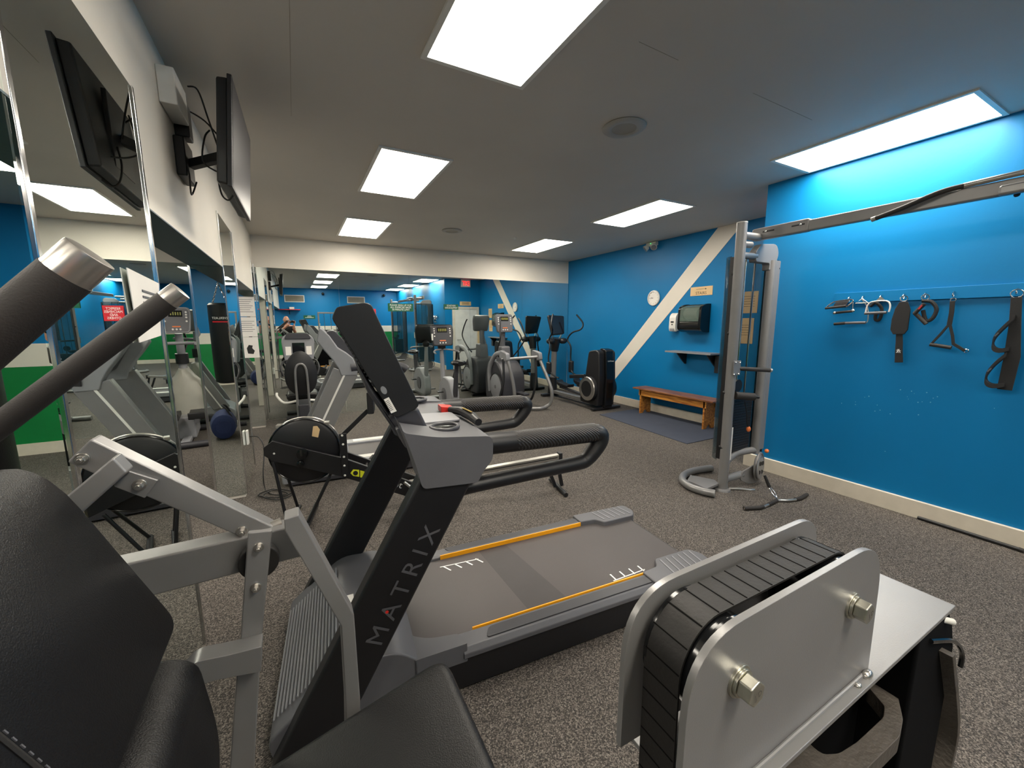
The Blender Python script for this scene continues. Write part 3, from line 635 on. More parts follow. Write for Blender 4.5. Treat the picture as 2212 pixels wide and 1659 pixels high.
t.p('cable_end', MB().tube([c0, c0+V((-.02, .04, .10))], [.016, .012]), 'rubber')
# ---------------------------------------------------------------- attachment rail on the blue wall
t = T('attachment_rail', 'long blue painted wooden rail with hooks holding cable attachments on the wall', 'rail', (XW, 1.0, 1.815))
t.p('rail_board', MB().box(-.02, 0, -.95, .90, -.045, .045), 'blue', bevel=.002)
hooks = [(1835, 655), (1865, 650), (1903, 652), (1953, 645), (1999, 642), (2059, 650), (2197, 635)]
HK = []
for c in hooks:
    q = W.at(*c, lx=XW-.02); HK.append(V((XW-.04, q.y, 1.80)))
    t.p('hook', MB().tube(smooth([V((-.02, q.y-1.0, .01)), V((-.045, q.y-1.0, .0)), V((-.05, q.y-1.0, -.02)), V((-.035, q.y-1.0, -.032)), V((-.03, q.y-1.0, -.01))], 3), .0035, 8), 'chrome')
GR = 'cable attachments hanging on the wall rail'
XA_ = XW-.062
def att(lab, c, name='grip_attachment', cat='handle'):
    q = W.at(*c, lx=XA_); return T(name, lab, cat, q, 0, GR)
def pts_on(t, l, dx=0): return [W.at(*c, lx=XA_+dx)-t.loc for c in l]
# 1 chrome double grip
t = att('chrome rowing handle with two grips at the left end of the wall rail', (1825, 655))
t.p('frame', MB().tube(smooth(pts_on(t, [(1785, 664), (1802, 652), (1838, 647), (1842, 652), (1828, 663)]), 3), .006, 8), 'chrome'); t.p('grip', MB().tube(pts_on(t, [(1783, 666), (1828, 661)], -.03), .011), 'foam')
t.p('plate', MB().poly(pts_on(t, [(1806, 652), (1836, 648), (1828, 659), (1800, 661)], .01), [(0, 1, 2, 3)]), 'greypl')
t = att('short black grip with chrome ends hanging under the rowing handle', (1822, 673)); t.p('grip', MB().tube(pts_on(t, [(1804, 676), (1842, 672)]), .011), 'foam')
for c in ((1803, 676), (1843, 671)): t.p('end_cap', MB().sph(pts_on(t, [c])[0], .015), 'chrome')
t.p('hanger', MB().tube(pts_on(t, [(1842, 670), (1843, 650)]), .004, 8), 'chrome')
t = att('lowest straight handle with grey and black grip on the left of the rail', (1835, 698)); t.p('grip', MB().tube(pts_on(t, [(1802, 700), (1826, 698)]), .013), 'foam'); t.p('grip', MB().tube(pts_on(t, [(1826, 698), (1870, 697)]), .012), 'greypl')
t.p('hanger', MB().tube(smooth(pts_on(t, [(1872, 697), (1875, 690), (1874, 665), (1863, 648)]), 3), .004, 8), 'alu')
t = att('thin white triangular hanger between two handles on the rail', (1862, 652)); t.p('frame', MB().tube(pts_on(t, [(1848, 655), (1862, 645), (1876, 654)]), .0045, 8, True), 'whitepl')
t = att('white framed stirrup handle with looped black strap on the wall rail', (1897, 665))
t.p('frame', MB().tube(smooth(pts_on(t, [(1870, 675), (1874, 660), (1884, 652), (1915, 650), (1923, 660), (1920, 674)]), 3), .006, 8), 'whitepl'); t.p('grip', MB().tube(pts_on(t, [(1868, 677), (1915, 675)]), .012), 'greypl')
t.p('bracket', MB().poly(pts_on(t, [(1892, 649), (1903, 640), (1913, 649)], .01)+pts_on(t, [(1892, 649), (1903, 640), (1913, 649)], .0), [(0, 1, 2), (5, 4, 3), (0, 3, 4, 1), (1, 4, 5, 2), (2, 5, 3, 0)]), 'alu')
t.p('strap', MB().tube(smooth(pts_on(t, [(1880, 662), (1892, 654), (1905, 668), (1900, 690), (1891, 690), (1893, 672)], .03), 4), .012, 8), 'web')
def strapd(t, l, wd, m='web', th=.008, nm='strap', par=None):     # flat webbing: width runs along the wall
    P = [W.at(*c, lx=XA_) - t.loc for c in l]; rg = []
    for i, p in enumerate(P):
        w_ = wd[i] if isinstance(wd, (list, tuple)) else wd; a = P[max(i-1, 0)]; b = P[min(i+1, len(P)-1)]; d = (b-a).normalized(); sd = V((0, -d.z, d.y))
        rg.append([p-sd*w_/2+V((-th, 0, 0)), p+sd*w_/2+V((-th, 0, 0)), p+sd*w_/2, p-sd*w_/2])
    return t.p(nm, MB().loft(rg), m, par, bevel=.003)
def dring(t, c, r=.022): q = W.at(*c, lx=XA_)-t.loc; return t.p('ring', MB().torus(q, (1, .2, 0), r, .0035, 24, 8), 'chrome')
t = att('wide black ankle strap with small white logo hanging straight down', (1945, 700), 'ankle_strap', 'strap')
dring(t, (1953, 645)); s_ = strapd(t, [(1953, 652), (1951, 668), (1946, 690), (1943, 712), (1942, 722)], [.05, .095, .108, .108, .07], th=.014, nm='pad')
strapd(t, [(1943, 715), (1943, 740), (1942, 760), (1942, 783)], [.04, .045, .048, .052], par=s_)
q = W.at(1942, 758, lx=XA_)-t.loc+V((-.011, 0, 0))
for k, (a, b) in enumerate(((-.012, 0), (0, .006), (.012, -.004))): t.p('logo_mark', MB().beam(q+V((0, a, -.015)), q+V((0, b, .015)), .002, .004), 'wtext', s_)
t.p('logo_mark', MB().beam(q+V((0, -.014, .002)), q+V((0, .014, .006)), .002, .004), 'wtext', s_)
t = att('coiled black strap handle with a tube grip, between ankle strap and triangle handle', (1998, 670), 'strap_attachment', 'handle')
dring(t, (1999, 642)); t.p('strap', MB().tube(smooth(pts_on(t, [(1992, 650), (2012, 652), (2023, 668), (2014, 688), (2000, 692), (1994, 670)]), 4), .013, 8), 'web')
t.p('grip', MB().tube(pts_on(t, [(1997, 656), (1975, 678)], -.02), .014), 'rubber'); t.p('grip', MB().tube(pts_on(t, [(1976, 676), (2001, 700)], -.01), .014), 'foam')
t.p('grip_label', MB().beam(*pts_on(t, [(1992, 659), (1984, 668)], -.036), .002, .008), 'signr')
t = att('black nylon triangle handle hanging by one strap from the rail', (2050, 720), 'strap_attachment', 'handle')
dring(t, (2059, 648), .014); strapd(t, [(2058, 650), (2056, 675), (2051, 702)], .028); strapd(t, [(2051, 700), (2032, 722), (2013, 742)], .016); strapd(t, [(2052, 700), (2058, 725), (2060, 745)], .018)
t.p('grip', MB().tube(pts_on(t, [(2009, 744), (2055, 751)]), .014), 'foam'); strapd(t, [(2060, 743), (2072, 750), (2085, 758)], .02); q = pts_on(t, [(2087, 758)])[0]; t.p('buckle', MB().torus(q, (1, 0, 0), .012, .003, 16, 6), 'chrome')
t = att('long black double strap with two cuffs at the right end of the rail', (2170, 730), 'ankle_strap', 'strap')
dring(t, (2197, 634), .028); strapd(t, [(2196, 642), (2193, 700), (2187, 770), (2170, 842)], [.05, .055, .075, .07])
for l in ([(2193, 690), (2165, 715), (2148, 735), (2145, 755), (2160, 762), (2180, 758)], [(2175, 770), (2150, 790), (2132, 812), (2130, 830), (2145, 838), (2170, 836)]):
    s_ = t.p('cuff', MB().loft([[p+V((-.03, 0, 0)), p+V((-.03, .0, .03)), p+V((.025, 0, .03)), p+V((.025, 0, 0))] for p in smooth(pts_on(t, l), 3)]), 'web', bevel=.004)
    a = pts_on(t, l)[1].lerp(pts_on(t, l)[2], .6)+V((-.032, 0, .015)); t.p('logo_mark', MB().beam(a+V((0, .008, -.012)), a+V((0, -.008, .012)), .002, .008), 'gtext', s_)
# pipe on the floor along the baseboard
t = T('metal_pipe', 'thin black pipe lying on the floor against the white baseboard', 'pipe', (4.375, .87, 0)); t.p('pipe', MB().cyl((.002, .26, .014), (-.01, -.27, .014), .0135), 'blackpl'); t.p('pipe_end', MB().cyl((-.010, -.265, .014), (-.0115, -.29, .014), .0155), 'rubber')
# paint nicks in the wall
for k, c in enumerate(((1848, 868), (1848, 874), (1895, 875), (1901, 886), (1890, 888), (1960, 857), (1975, 850), (1983, 869), (1992, 868), (1868, 858), (1877, 856), (1912, 975), (1945, 842), (2016, 860), (2025, 857), (2148, 882), (1923, 894), (1984, 896), (1818, 871))):
    pass
nk = MB()
random.seed(3)
for c in ((1848, 868), (1848, 874), (1895, 875), (1901, 886), (1890, 888), (1960, 857), (1975, 850), (1983, 869), (1992, 868), (1868, 858), (1877, 856), (1912, 975), (1945, 842), (2016, 860), (2025, 857), (2148, 882), (1923, 894), (1984, 896), (1818, 871), (2002, 848), (1969, 845), (1962, 862), (2010, 869)):
    q = W.at(*c, lx=XW-.0008); r = random.uniform(.002, .0045); nk.cyl(q, q+V((-.0006, 0, 0)), r, n=7)
o = struct('trim_13', nk, mat('bare plaster nick', '7fb4cc', .8), flat=True)
# ---------------------------------------------------------------- things on the recessed blue wall
t = T('wall_clock', 'round white wall clock left of the white diagonal brace', 'clock', (XR, 5.175, 2.035))
t.p('rim', MB().lathe([(.125, 0), (.135, .012), (.13, .03), (.112, .034), (.110, .02), (.001, .018)], (0, 0, 0), (-1, 0, 0), 40), 'whitepl')
t.p('face', MB().cyl((-.018, 0, 0), (-.021, 0, 0), .110, n=40), 'paper'); t.p('hand', MB().beam((-.023, .005, -.002), (-.023, .062, .01), .006, .002, up=(1, 0, 0)), 'ink'); t.p('hand', MB().beam((-.024, .0, 0), (-.024, .085, -.012), .004, .002, up=(1, 0, 0)), 'ink')
for k in range(12): a = k*PI/6; t.p('hour_mark', MB().beam((-.022, .09*math.cos(a), .09*math.sin(a)), (-.022, .102*math.cos(a), .102*math.sin(a)), .005, .001, up=(1, 0, 0)), 'ink')
t = T('stairs_sign', 'tan sign with an arrow and the word STAIRS on the blue wall', 'sign', (XR, 4.235, 2.09))
t.p('sign_board', MB().box(-.006, 0, -.195, .195, -.068, .068), 'tan'); text('STAIRS', .19, (-.0065, .0, -.03), (0, -1, 0), (0, 0, 1), 'ink', t.o, 'lettering')
t.p('arrow', MB().poly([(-.0072, .09, .033), (-.0072, .09, .028), (-.0072, -.07, .028), (-.0072, -.07, .018), (-.0072, -.095, .0305), (-.0072, -.07, .043), (-.0072, -.07, .033)], [(0, 1, 2, 3, 4, 5, 6)]), 'ink', flat=True)
t = T('paper_towel_dispenser', 'black paper towel dispenser with smoky front on the blue wall', 'dispenser', (XR, 4.26, 1.45))
sd = rnd2([(0, .0), (0, .44), (-.10, .44), (-.22, .39), (-.23, .05), (-.14, .0)], [.005, .01, .05, .05, .04, .04])
for y0, y1 in ((-.21, -.17), (.17, .21)): t.p('side_panel', MB().prism(sd, y0, y1), 'blackgl', bevel=.004)
t.p('back_shell', MB().box(-.09, 0, -.17, .17, .02, .43), 'blackgl'); t.p('paper_roll', MB().cyl((-.125, -.12, .29), (-.125, .12, .29), .085), 'paper')
t.p('smoky_cover', MB().prism(rnd2([(-.10, .42), (-.215, .385), (-.225, .17), (-.22, .17), (-.21, .375), (-.10, .41)], [.0, .03, .0, 0, .03, 0]), -.17, .17), mat('smoky translucent plastic', '5f7068', .1, alpha=.55)); t.p('front_tray', MB().prism(rnd2([(-.225, .17), (-.23, .05), (-.14, .0), (-.09, .02), (-.1, .15)], .02), -.17, .17), 'blackgl', bevel=.004)
t = T('soap_dispenser', 'white soap dispenser beside the black towel dispenser', 'dispenser', (XR, 4.66, 1.45))
t.p('body', MB().prism(rnd2([(0, .02), (0, .31), (-.07, .31), (-.115, .25), (-.12, .06), (-.10, .0), (-.05, .02)], [.005, .01, .04, .03, .03, .02, .02]), -.065, .065), 'whitepl', bevel=.012, seg=3)
t.p('push_plate', MB().box(-.126, -.12, -.04, .04, .01, .055), 'midpl', bevel=.003); t.p('label', MB().box(-.1225, -.119, -.03, .03, .15, .175), 'ink'); t.p('label', MB().box(-.1225, -.119, -.012, .012, .11, .13), 'ink')
t = T('wall_shelf', 'narrow grey shelf on the blue wall above the wooden bench', 'shelf', (XR, 4.24, 1.13))
t.p('board', MB().box(-.26, 0, -.42, .42, -.012, .012), 'midpl', bevel=.002)
for y in (-.34, .20): t.p('bracket', MB().prism([(0, -.012), (0, -.20), (-.03, -.20), (-.22, -.03), (-.22, -.012)], y-.01, y+.01), 'blackpl')
t = T('wall_phone', 'black box hanging on the blue wall at the end of the grey shelf', 'box', (XR, 3.80, .98)); t.p('body', MB().box(-.10, 0, -.06, .06, -.14, .12), 'blackpl', bevel=.012)
for i, (y, z, h, l) in enumerate(((3.47, 1.88, .30, 'upper tan notice taped on the wall behind the cable tower'), (3.50, 1.48, .36, 'lower tan notice taped on the wall behind the cable tower'))):
    t = T('paper_notice', l, 'paper', (XR, y, z)); t.p('sheet', MB().box(-.003, 0, -.13, .13, -h/2, h/2), 'tan')
    for k in range(5): t.p('printed_line', MB().box(-.0036, -.003, -.09, .09, .08-.035*k, .085-.035*k), 'ink')
t = T('emergency_light', 'white twin headed emergency light high on the blue wall', 'light', (XR, 5.25, 2.95))
t.p('housing', MB().box(-.07, 0, -.11, .11, -.02, .045), 'whitepl', bevel=.01)
for s in (-1, 1):
    h = t.p('lamp_head', MB().tube([(-.06, s*.07, -.02), (-.10, s*.10, -.06)], [.04, .055], 20), 'whitepl'); t.p('lens', MB().cyl((-.101, s*.101, -.061), (-.104, s*.104, -.064), .046), 'midpl', h)
t.p('status_lamp', MB().sph((-.072, 0, .02), .007), mat('green indicator', '40ff70', .5, emit='50ff80', es=.9))
# bench and mat
t = T('wooden_bench', 'varnished pine bench standing against the blue wall on the slate mat', 'bench', (5.44, 4.42, 0))
t.p('seat_board', MB().box(-.17, .15, -.78, .80, .435, .462), 'wood2', bevel=.006)
t.p('apron', MB().box(-.135, -.11, -.66, .68, .33, .435), 'wood', bevel=.002); t.p('apron', MB().box(.09, .115, -.66, .68, .33, .435), 'wood', bevel=.002)
for y in (-.62, .64):
    n = rnd2([(-.135, 0), (-.135, .435), (.115, .435), (.115, 0), (.06, 0), (-.01, .09), (-.08, 0)], [0, 0, 0, 0, .0, .06, 0], 5); t.p('leg_board', MB().prism(n, y-.014, y+.014), 'wood', bevel=.002)
mt = MB(); mp = [W.at(*c, lz=.008) for c in ((1297, 894), (1381, 884), (1552, 921), (1640, 944), (1475, 955))]
tag(link('floor_mat', MB().prism([(4.47-4.9, 3.40-4.4), (5.61-4.9, 3.40-4.4), (5.61-4.9, 5.35-4.4), (4.60-4.9, 5.33-4.4)], 0, .009, 'z'), 'mat', loc=(4.9, 4.4, .0), bevel=.002) if 0 else link('floor_mat', MB().prism([(4.48, 3.42), (5.62, 3.42), (5.62, 5.36), (4.62, 5.33)], 0, .009, 'z'), 'mat'), 'slate blue rubber mat on the floor in front of the wooden bench', 'mat')
# ---------------------------------------------------------------- ceiling fittings
for x, y, l in ((2.207, 2.375, 'round ceiling speaker between the two near light rows'), (2.214, 6.02, 'far round ceiling speaker near the white band')):
    t = T('ceiling_speaker', l, 'speaker', (x, y, ZC)); t.p('ring', MB().lathe([(.15, 0), (.155, -.006), (.145, -.014), (.10, -.018), (.088, -.012), (.088, -.004)], (0, 0, 0), (0, 0, 1), 40), mat('painted ceiling trim', 'a8a49e', .5)); t.p('grille', MB().cyl((0, 0, -.004), (0, 0, -.011), .088), 'vent')
t = T('smoke_detector', 'tiny white sprinkler cap on the ceiling near the far lights', 'sensor', W.at(1112, 513, lz=ZC)); t.p('cap', MB().lathe([(.03, 0), (.028, -.02), (.01, -.028)], n=20), 'whitepl')
# ---------------------------------------------------------------- television on its arm
t = T('television', 'flat black television on a swing arm mounted high on the beam', 'television', (-.2, 3.0, 2.55), 0)
o = t.loc
TL = [V((-.183, 2.60, 2.835)), V((-.170, 3.40, 2.835)), V((-.214, 3.40, 2.30)), V((-.228, 2.60, 2.30))]
TL = [q-o for q in TL]; nn = (TL[1]-TL[0]).cross(TL[3]-TL[0]).normalized(); nn = nn if nn.x > 0 else -nn
def sl(c, a, b, k): m_ = sum(c, V((0, 0, 0)))/4; return [[m_+(q-m_)*k0+nn*d for q in c] for d, k0 in ((a, k), (b, 1))]
cs = t.p('case', MB().loft([[q-nn*.022 for q in TL], [q for q in TL]]), 'blackpl', bevel=.004); m_ = sum(TL, V((0, 0, 0)))/4
t.p('back_bulge', MB().loft([[m_+(q-m_)*.94-nn*.07 for q in TL], [m_+(q-m_)*.96-nn*.02 for q in TL]]), 'blackpl', cs, bevel=.01)
t.p('screen', MB().poly([m_+(q-m_)*.965+nn*.0015 for q in TL], [(0, 1, 2, 3)]), 'tvscreen', cs, flat=True)
t.p('mount_plate', MB().beam(m_-nn*.078+V((0, 0, .18)), m_-nn*.078+V((0, 0, -.18)), .30, .02, up=tuple(nn)), 'blackpl', bevel=.003)
t.p('mount_arm', MB().beam(m_-nn*.08, V((XL+.05, 3.08, 2.52))-o, .05, .045), 'blackpl', bevel=.004)
t.p('wall_bracket', MB().box(XL-o.x, XL+.05-o.x, 2.98-o.y, 3.20-o.y, -.12, .09), 'blackpl', bevel=.008)
for k, pl in enumerate(([(-.43, 3.05, 2.93), (-.38, 3.0, 2.90), (-.34, 2.95, 2.74), (-.30, 2.95, 2.56)], [(-.34, 2.95, 2.68), (-.36, 2.9, 2.62), (-.38, 2.9, 2.50), (-.33, 2.88, 2.45), (-.28, 2.8, 2.42)],
        [(-.29, 2.9, 2.5), (-.31, 2.85, 2.40), (-.30, 2.82, 2.31), (-.27, 2.80, 2.28), (-.24, 2.78, 2.31)], [(-.47, 3.0, 2.5), (-.45, 2.92, 2.42), (-.46, 2.98, 2.33), (-.44, 3.05, 2.42)], [(-.46, 3.2, 2.86), (-.38, 3.15, 2.80), (-.30, 3.05, 2.68)])):
    t.p('wire', MB().tube(smooth([V(p)-o for p in pl], 5), .0045, 8), 'cable')
t = T('junction_box', 'white electrical box on the beam beside the television arm', 'box', (XL, 2.90, 2.80)); t.p('box_body', MB().box(0, .075, -.13, .13, -.09, .085), 'whitepl', bevel=.006)
t = T('power_adapter', 'black power adapter plugged in beside the white box', 'adapter', (XL, 3.10, 2.80)); t.p('body', MB().box(0, .07, -.05, .05, -.14, .05), 'blackpl', bevel=.008); t.p('plug', MB().box(0, .06, -.04, .02, .055, .11), 'blackpl', bevel=.006)
# notices on the middle pier, and the wall outlet
def on_pier(z0, z1, lab):
    t = T('paper_notice', lab, 'paper', (-.612, 7.224, (z0+z1)/2), 0, 'three white notices on the farthest pier'); t.p('sheet', MB().box(-.106, .106, 0, .003, (z0-z1)/2, (z1-z0)/2), 'paper')
    return t
t = on_pier(1.72, 2.01, 'top notice of three on the end of the farthest pier')
for k in range(7): t.p('printed_line', MB().box(-.09, .08-.02*(k % 3), -.0006, 0, .10-.03*k, .106-.03*k), 'gtext')
t = on_pier(1.42, 1.71, 'middle notice of three on the end of the farthest pier')
for k in range(6): t.p('printed_line', MB().box(-.09, .08-.03*(k % 2), -.0006, 0, .08-.03*k, .086-.03*k), 'gtext')
t = on_pier(1.10, 1.41, 'bottom notice with a small dark figure drawn on it, farthest pier')
t.p('printed_figure', MB().poly([(a, -.0008, b) for a, b in ((-.04, -.09), (.03, -.10), (.05, -.05), (.02, -.01), (.03, .03), (-.02, .04), (-.05, -.01))], [tuple(range(7))]), 'ink', flat=True)
t = T('wall_outlet', 'white electrical plug on the mirrored middle pier with black cord', 'outlet', (XL+.008, 4.66, .486)); t.p('plate', MB().box(0, .02, -.035, .035, -.07, .07), 'whitepl', bevel=.004)
cp = [(-.48, 4.66, .49), (-.40, 4.62, .48), (-.36, 4.55, .38), (-.38, 4.45, .15), (-.37, 4.40, .012), (-.30, 4.22, .012), (-.17, 4.16, .012), (-.30, 4.36, .012), (-.42, 4.26, .012), (-.26, 4.12, .012), (-.14, 4.2, .012), (-.28, 4.34, .012), (-.38, 4.2, .02), (-.25, 4.06, .012), (-.14, 4.12, .012)]
tag(link('coiled_wire', MB().tube(smooth(cp, 6), .0055, 8), 'cable'), 'black power cord coiled on the floor between pier and rower', 'cord')
t = T('poster', 'crinkled white printed poster taped on the near pier mirror', 'poster', (XL+.012, 2.0, 1.75))
P = [W.at(*c, lx=XL+.012)-t.loc for c in ((272, 578), (341, 612), (346, 725), (300, 740))]
t.p('sheet', MB().poly(P+[q+V((.003, 0, 0)) for q in P], [(3, 2, 1, 0), (4, 5, 6, 7), (0, 1, 5, 4), (1, 2, 6, 5), (2, 3, 7, 6), (3, 0, 4, 7)]), 'paper', flat=True)
for k in range(6):
    a = P[0].lerp(P[3], .25+.09*k).lerp(P[1].lerp(P[2], .25+.09*k), .35); b = P[0].lerp(P[3], .25+.09*k).lerp(P[1].lerp(P[2], .25+.09*k), .8); t.p('printed_line', MB().beam(a+V((.004, 0, 0)), b+V((.004, 0, 0)), .003, .008), 'gtext')
# ================================================================ rower
t = T('rowing_machine', 'black air rowing machine with round flywheel cage behind the big treadmill', 'rowing machine', (-.1, 3.55, 0), -.219)
fc = (.105, 0, .60)
fw = t.p('flywheel_cage', MB().lathe([(.001, .05), (.235, .05), (.258, .035), (.266, .0), (.258, -.035), (.235, -.05), (.001, -.05)], fc, (0, 1, 0), 56), 'blackpl')
t.p('cage_rim', MB().torus((.105, -.035, .60), (0, 1, 0), .258, .007, 56, 8), 'blackgl', fw); t.p('cage_rim', MB().torus((.105, .03, .60), (0, 1, 0), .262, .006, 56, 8), 'alu', fw)
for a in (50, 130): x, z = .105+.27*math.cos(math.radians(a)), .60+.27*math.sin(math.radians(a)); t.p('cage_clip', MB().box(x-.018, x+.018, -.03, .03, z-.012, z+.014), 'alu', fw, bevel=.004)
t.p('hub', MB().lathe([(.04, 0), (.038, .03), (.02, .034)], (.105, -.10, .60), (0, -1, 0)), 'blackgl'); t.p('hub', MB().lathe([(.028, 0), (.026, .025), (.014, .03)], (.085, -.10, .52), (0, -1, 0)), 'blackgl')
t.p('cage_label', MB().prism(rnd2([(.17, .72), (.185, .80), (.215, .80), (.232, .77), (.215, .705)], .004), -.0515, -.0505), 'tan', fw)
mb = t.xz([(568, 968), (588, 953), (742, 990), (908, 1048), (902, 1080), (735, 1029), (590, 997), (570, 985)], -.10)
for s in (-.10, .072):
    fr = t.p('main_frame', MB().prism(mb, s, s+.028), 'blackpl', bevel=.004)
    if s < 0: FR = fr
for px in ((592, 980), (652, 1001), (838, 1048), (889, 1050)): q = t.at(*px, ly=-.101); t.p('rivet', MB().sph(q, .008, (1, .4, 1)), 'whitepl', FR)
br = t.p('front_bracket', MB().prism(t.xz([(732, 938), (748, 936), (754, 1030), (740, 1031)], -.112), -.112, -.10), 'blackpl', bevel=.002)
for px in ((739, 941), (741, 960), (743, 987), (744, 1006), (745, 1027)): q = t.at(*px, ly=-.113); t.p('rivet', MB().sph(q, .009, (1, .4, 1)), 'whitepl', br)
a, b = t.at(758, 1022, ly=-.1015), t.at(790, 1031, ly=-.1015); u = (b-a).normalized()
t.p('logo', MB().poly([q for c in ((757, 1022), (763, 1014), (776, 1015), (776, 1030), (763, 1028)) for q in (t.at(*c, ly=-.102),)], [tuple(range(5))]), 'lime', FR, flat=True); t.p('logo', MB().poly([t.at(*c, ly=-.102) for c in ((778, 1016), (790, 1019), (790, 1034), (778, 1031))], [(0, 1, 2, 3)]), 'lime', FR, flat=True)
q = t.at(768, 1022, ly=-.1025); t.p('logo_ring', MB().cyl(q, q+V((0, -.001, 0)), .019), 'blackpl', FR)
a, b = t.at(800, 1036, ly=-.102), t.at(868, 1052, ly=-.102); u = (b-a); text('concept', u.length, (a+b)/2, u, (-u.z, 0, u.x), 'wtext', FR, 'lettering')
for y in (-.13, .13): pass
for px0, px1, y in (((590, 998), (621, 1124), -.12), ((712, 1030), (664, 1126), -.12)):
    p0, p1 = t.at(*px0, ly=-.10), t.at(*px1, ly=-.13); p1.z = .03; t.p('front_leg', MB().cyl(p0, p1, .012), 'blackpl'); t.p('front_leg', MB().cyl((p0.x, .09, p0.z), (p1.x, .20, .03), .012), 'blackpl')
    t.p('foot_bar', MB().cyl((p1.x, -.22, .022), (p1.x, .24, .022), .020), 'blackpl')
t.p('seat_rail', MB().prism([(.80, .235), (2.30, .355), (2.30, .305), (.80, .185)], -.028, .028), 'alu', bevel=.006); t.p('rail_end', MB().box(2.295, 2.33, -.035, .035, .28, .37), 'blackpl', bevel=.006)
t.p('rail_stripe', MB().prism([(.95, .23), (2.28, .334), (2.28, .326), (.95, .222)], -.0295, -.0285), 'blackpl')
t.p('seat', MB().rbox((1.15, 0, .35), (.26, .30, .035), .016), 'blackpl'); t.p('seat_carriage', MB().box(1.08, 1.22, -.05, .05, .26, .335), 'blackpl')
t.p('rear_leg', MB().beam((2.16, 0, .32), (2.27, 0, .03), .03, .03, up=(1, 0, 0)), 'blackpl'); t.p('rear_leg', MB().beam((2.28, 0, .32), (2.34, 0, .03), .025, .03, up=(1, 0, 0)), 'blackpl'); t.p('rear_foot', MB().cyl((2.30, -.20, .022), (2.30, .20, .022), .020), 'blackpl')
t.p('monitor_arm', MB().beam(t.at(738, 942, ly=-.03), t.at(795, 886, ly=-.03), .03, .035), 'blackpl', bevel=.004); q = t.at(800, 872, ly=-.03); t.p('monitor', MB().box(q.x-.02, q.x+.03, q.y-.09, q.y+.09, q.z-.07, q.z+.11), 'blackpl', bevel=.01)
for s in (-1, 1): t.p('footrest', MB().beam((.72, s*.14, .22), (.86, s*.14, .42), .11, .02, up=(0, 1, 0) if 0 else (1, 0, 0)), 'darkpl', bevel=.006)
t.p('handle', MB().tube(smooth([(.60, -.22, .43), (.56, -.1, .41), (.56, .1, .41), (.60, .22, .43)], 3), .012), 'rubber'); t.p('stretcher', MB().cyl((.86, -.16, .30), (1.0, -.16, .16), .012), 'alu')
# ================================================================ silver treadmill behind the rower
t = T('treadmill', 'silver grey treadmill with pale side rails standing behind the rowing machine', 'treadmill', (.42, 4.72, 0), -.06)
t.p('base_frame', MB().box(-.55, 1.45, -.40, .40, .015, .14), 'darkpl', bevel=.01)
t.p('motor_hood', MB().prism(rnd2([(-.62, .03), (-.62, .16), (-.45, .27), (-.10, .25), (.02, .19), (.02, .05)], .03), -.40, .40), 'midpl', bevel=.015)
t.p('running_belt', MB().box(-.02, 1.44, -.25, .25, .14, .175), 'belt', bevel=.004)
for s in (-1, 1):
    t.p('side_rail', MB().box(.0, 1.46, *sorted((s*.255, s*.42)), .12, .20), 'midpl', bevel=.012)
    t.p('rail_strip', MB().box(.08, 1.40, *sorted((s*.28, s*.375)), .20, .205), 'cream' if 0 else 'whitepl')
text('LifeFitness', .26, (.42, -.235, .1765), (1, 0, 0), (0, 1, 0), 'gtext', t.o, 'lettering')
ly = -.42
po = t.xz([(721, 794), (773, 811), (724, 917), (680, 1006), (624, 1006), (671, 906)], ly); po = [(x, max(z, .03)) for x, z in po]
ar = t.xz([(689, 709), (695, 710), (712, 726), (730, 751), (748, 762), (763, 774), (773, 795), (772, 811), (737, 812), (731, 796), (718, 777), (700, 757), (684, 737)], ly)
for s in (-1, 1):
    y0, y1 = (ly, ly+.09) if s < 0 else (-ly-.09, -ly)
    u = t.p('upright', MB().prism(po, y0, y1), 'silver', bevel=.008)
    c = MB(); a, b = V(po[0]).lerp(V(po[1]), .5), V(po[4]).lerp(V(po[3]), .5)
    yy = y0-.003 if s < 0 else y1+.003
    t.p('upright_groove', MB().beam((a.x, yy, a.y), (b.x, yy, b.y), .008, .018, up=(1, 0, 0)), 'whitepl', u)
    t.p('console_arm', MB().prism(ar, y0-.01, y1+.01), 'midpl', bevel=.02, seg=3)
    px_ = t.at(770, 800, ly=ly)
    t.p('handrail', MB().tube(smooth([(px_.x-.05, s*.40, px_.z+.03), (px_.x+.15, s*.40, px_.z+.04), (px_.x+.42, s*.40, px_.z+.02), (px_.x+.50, s*.40, px_.z-.02)], 4), [.05]*8+[.045]*5), 'darkpl')
q = t.at(700, 740, ly=ly); q2 = t.at(765, 790, ly=ly)
t.p('console', MB().prism(rnd2([(q.x+.02, q.z+.10), (q.x+.10, q.z+.12), (q2.x+.08, q2.z+.06), (q2.x+.02, q2.z-.02), (q2.x-.06, q2.z)], .03), -.33, .33), 'darkpl', bevel=.02)
TS = t
TS2 = copy_tree(t.o, (-1.65, .15, 0), PI-.1, 'second silver grey treadmill in the adjoining area, seen in the pier mirrors')
#TS3 = copy_tree(t.o, (-1.9, 5.2, 0), PI*.5+.1, 'silver grey treadmill in the adjoining area beside the far mirror')
K['dimled'] = mat('dim display digits', '8c8a3a', .5)
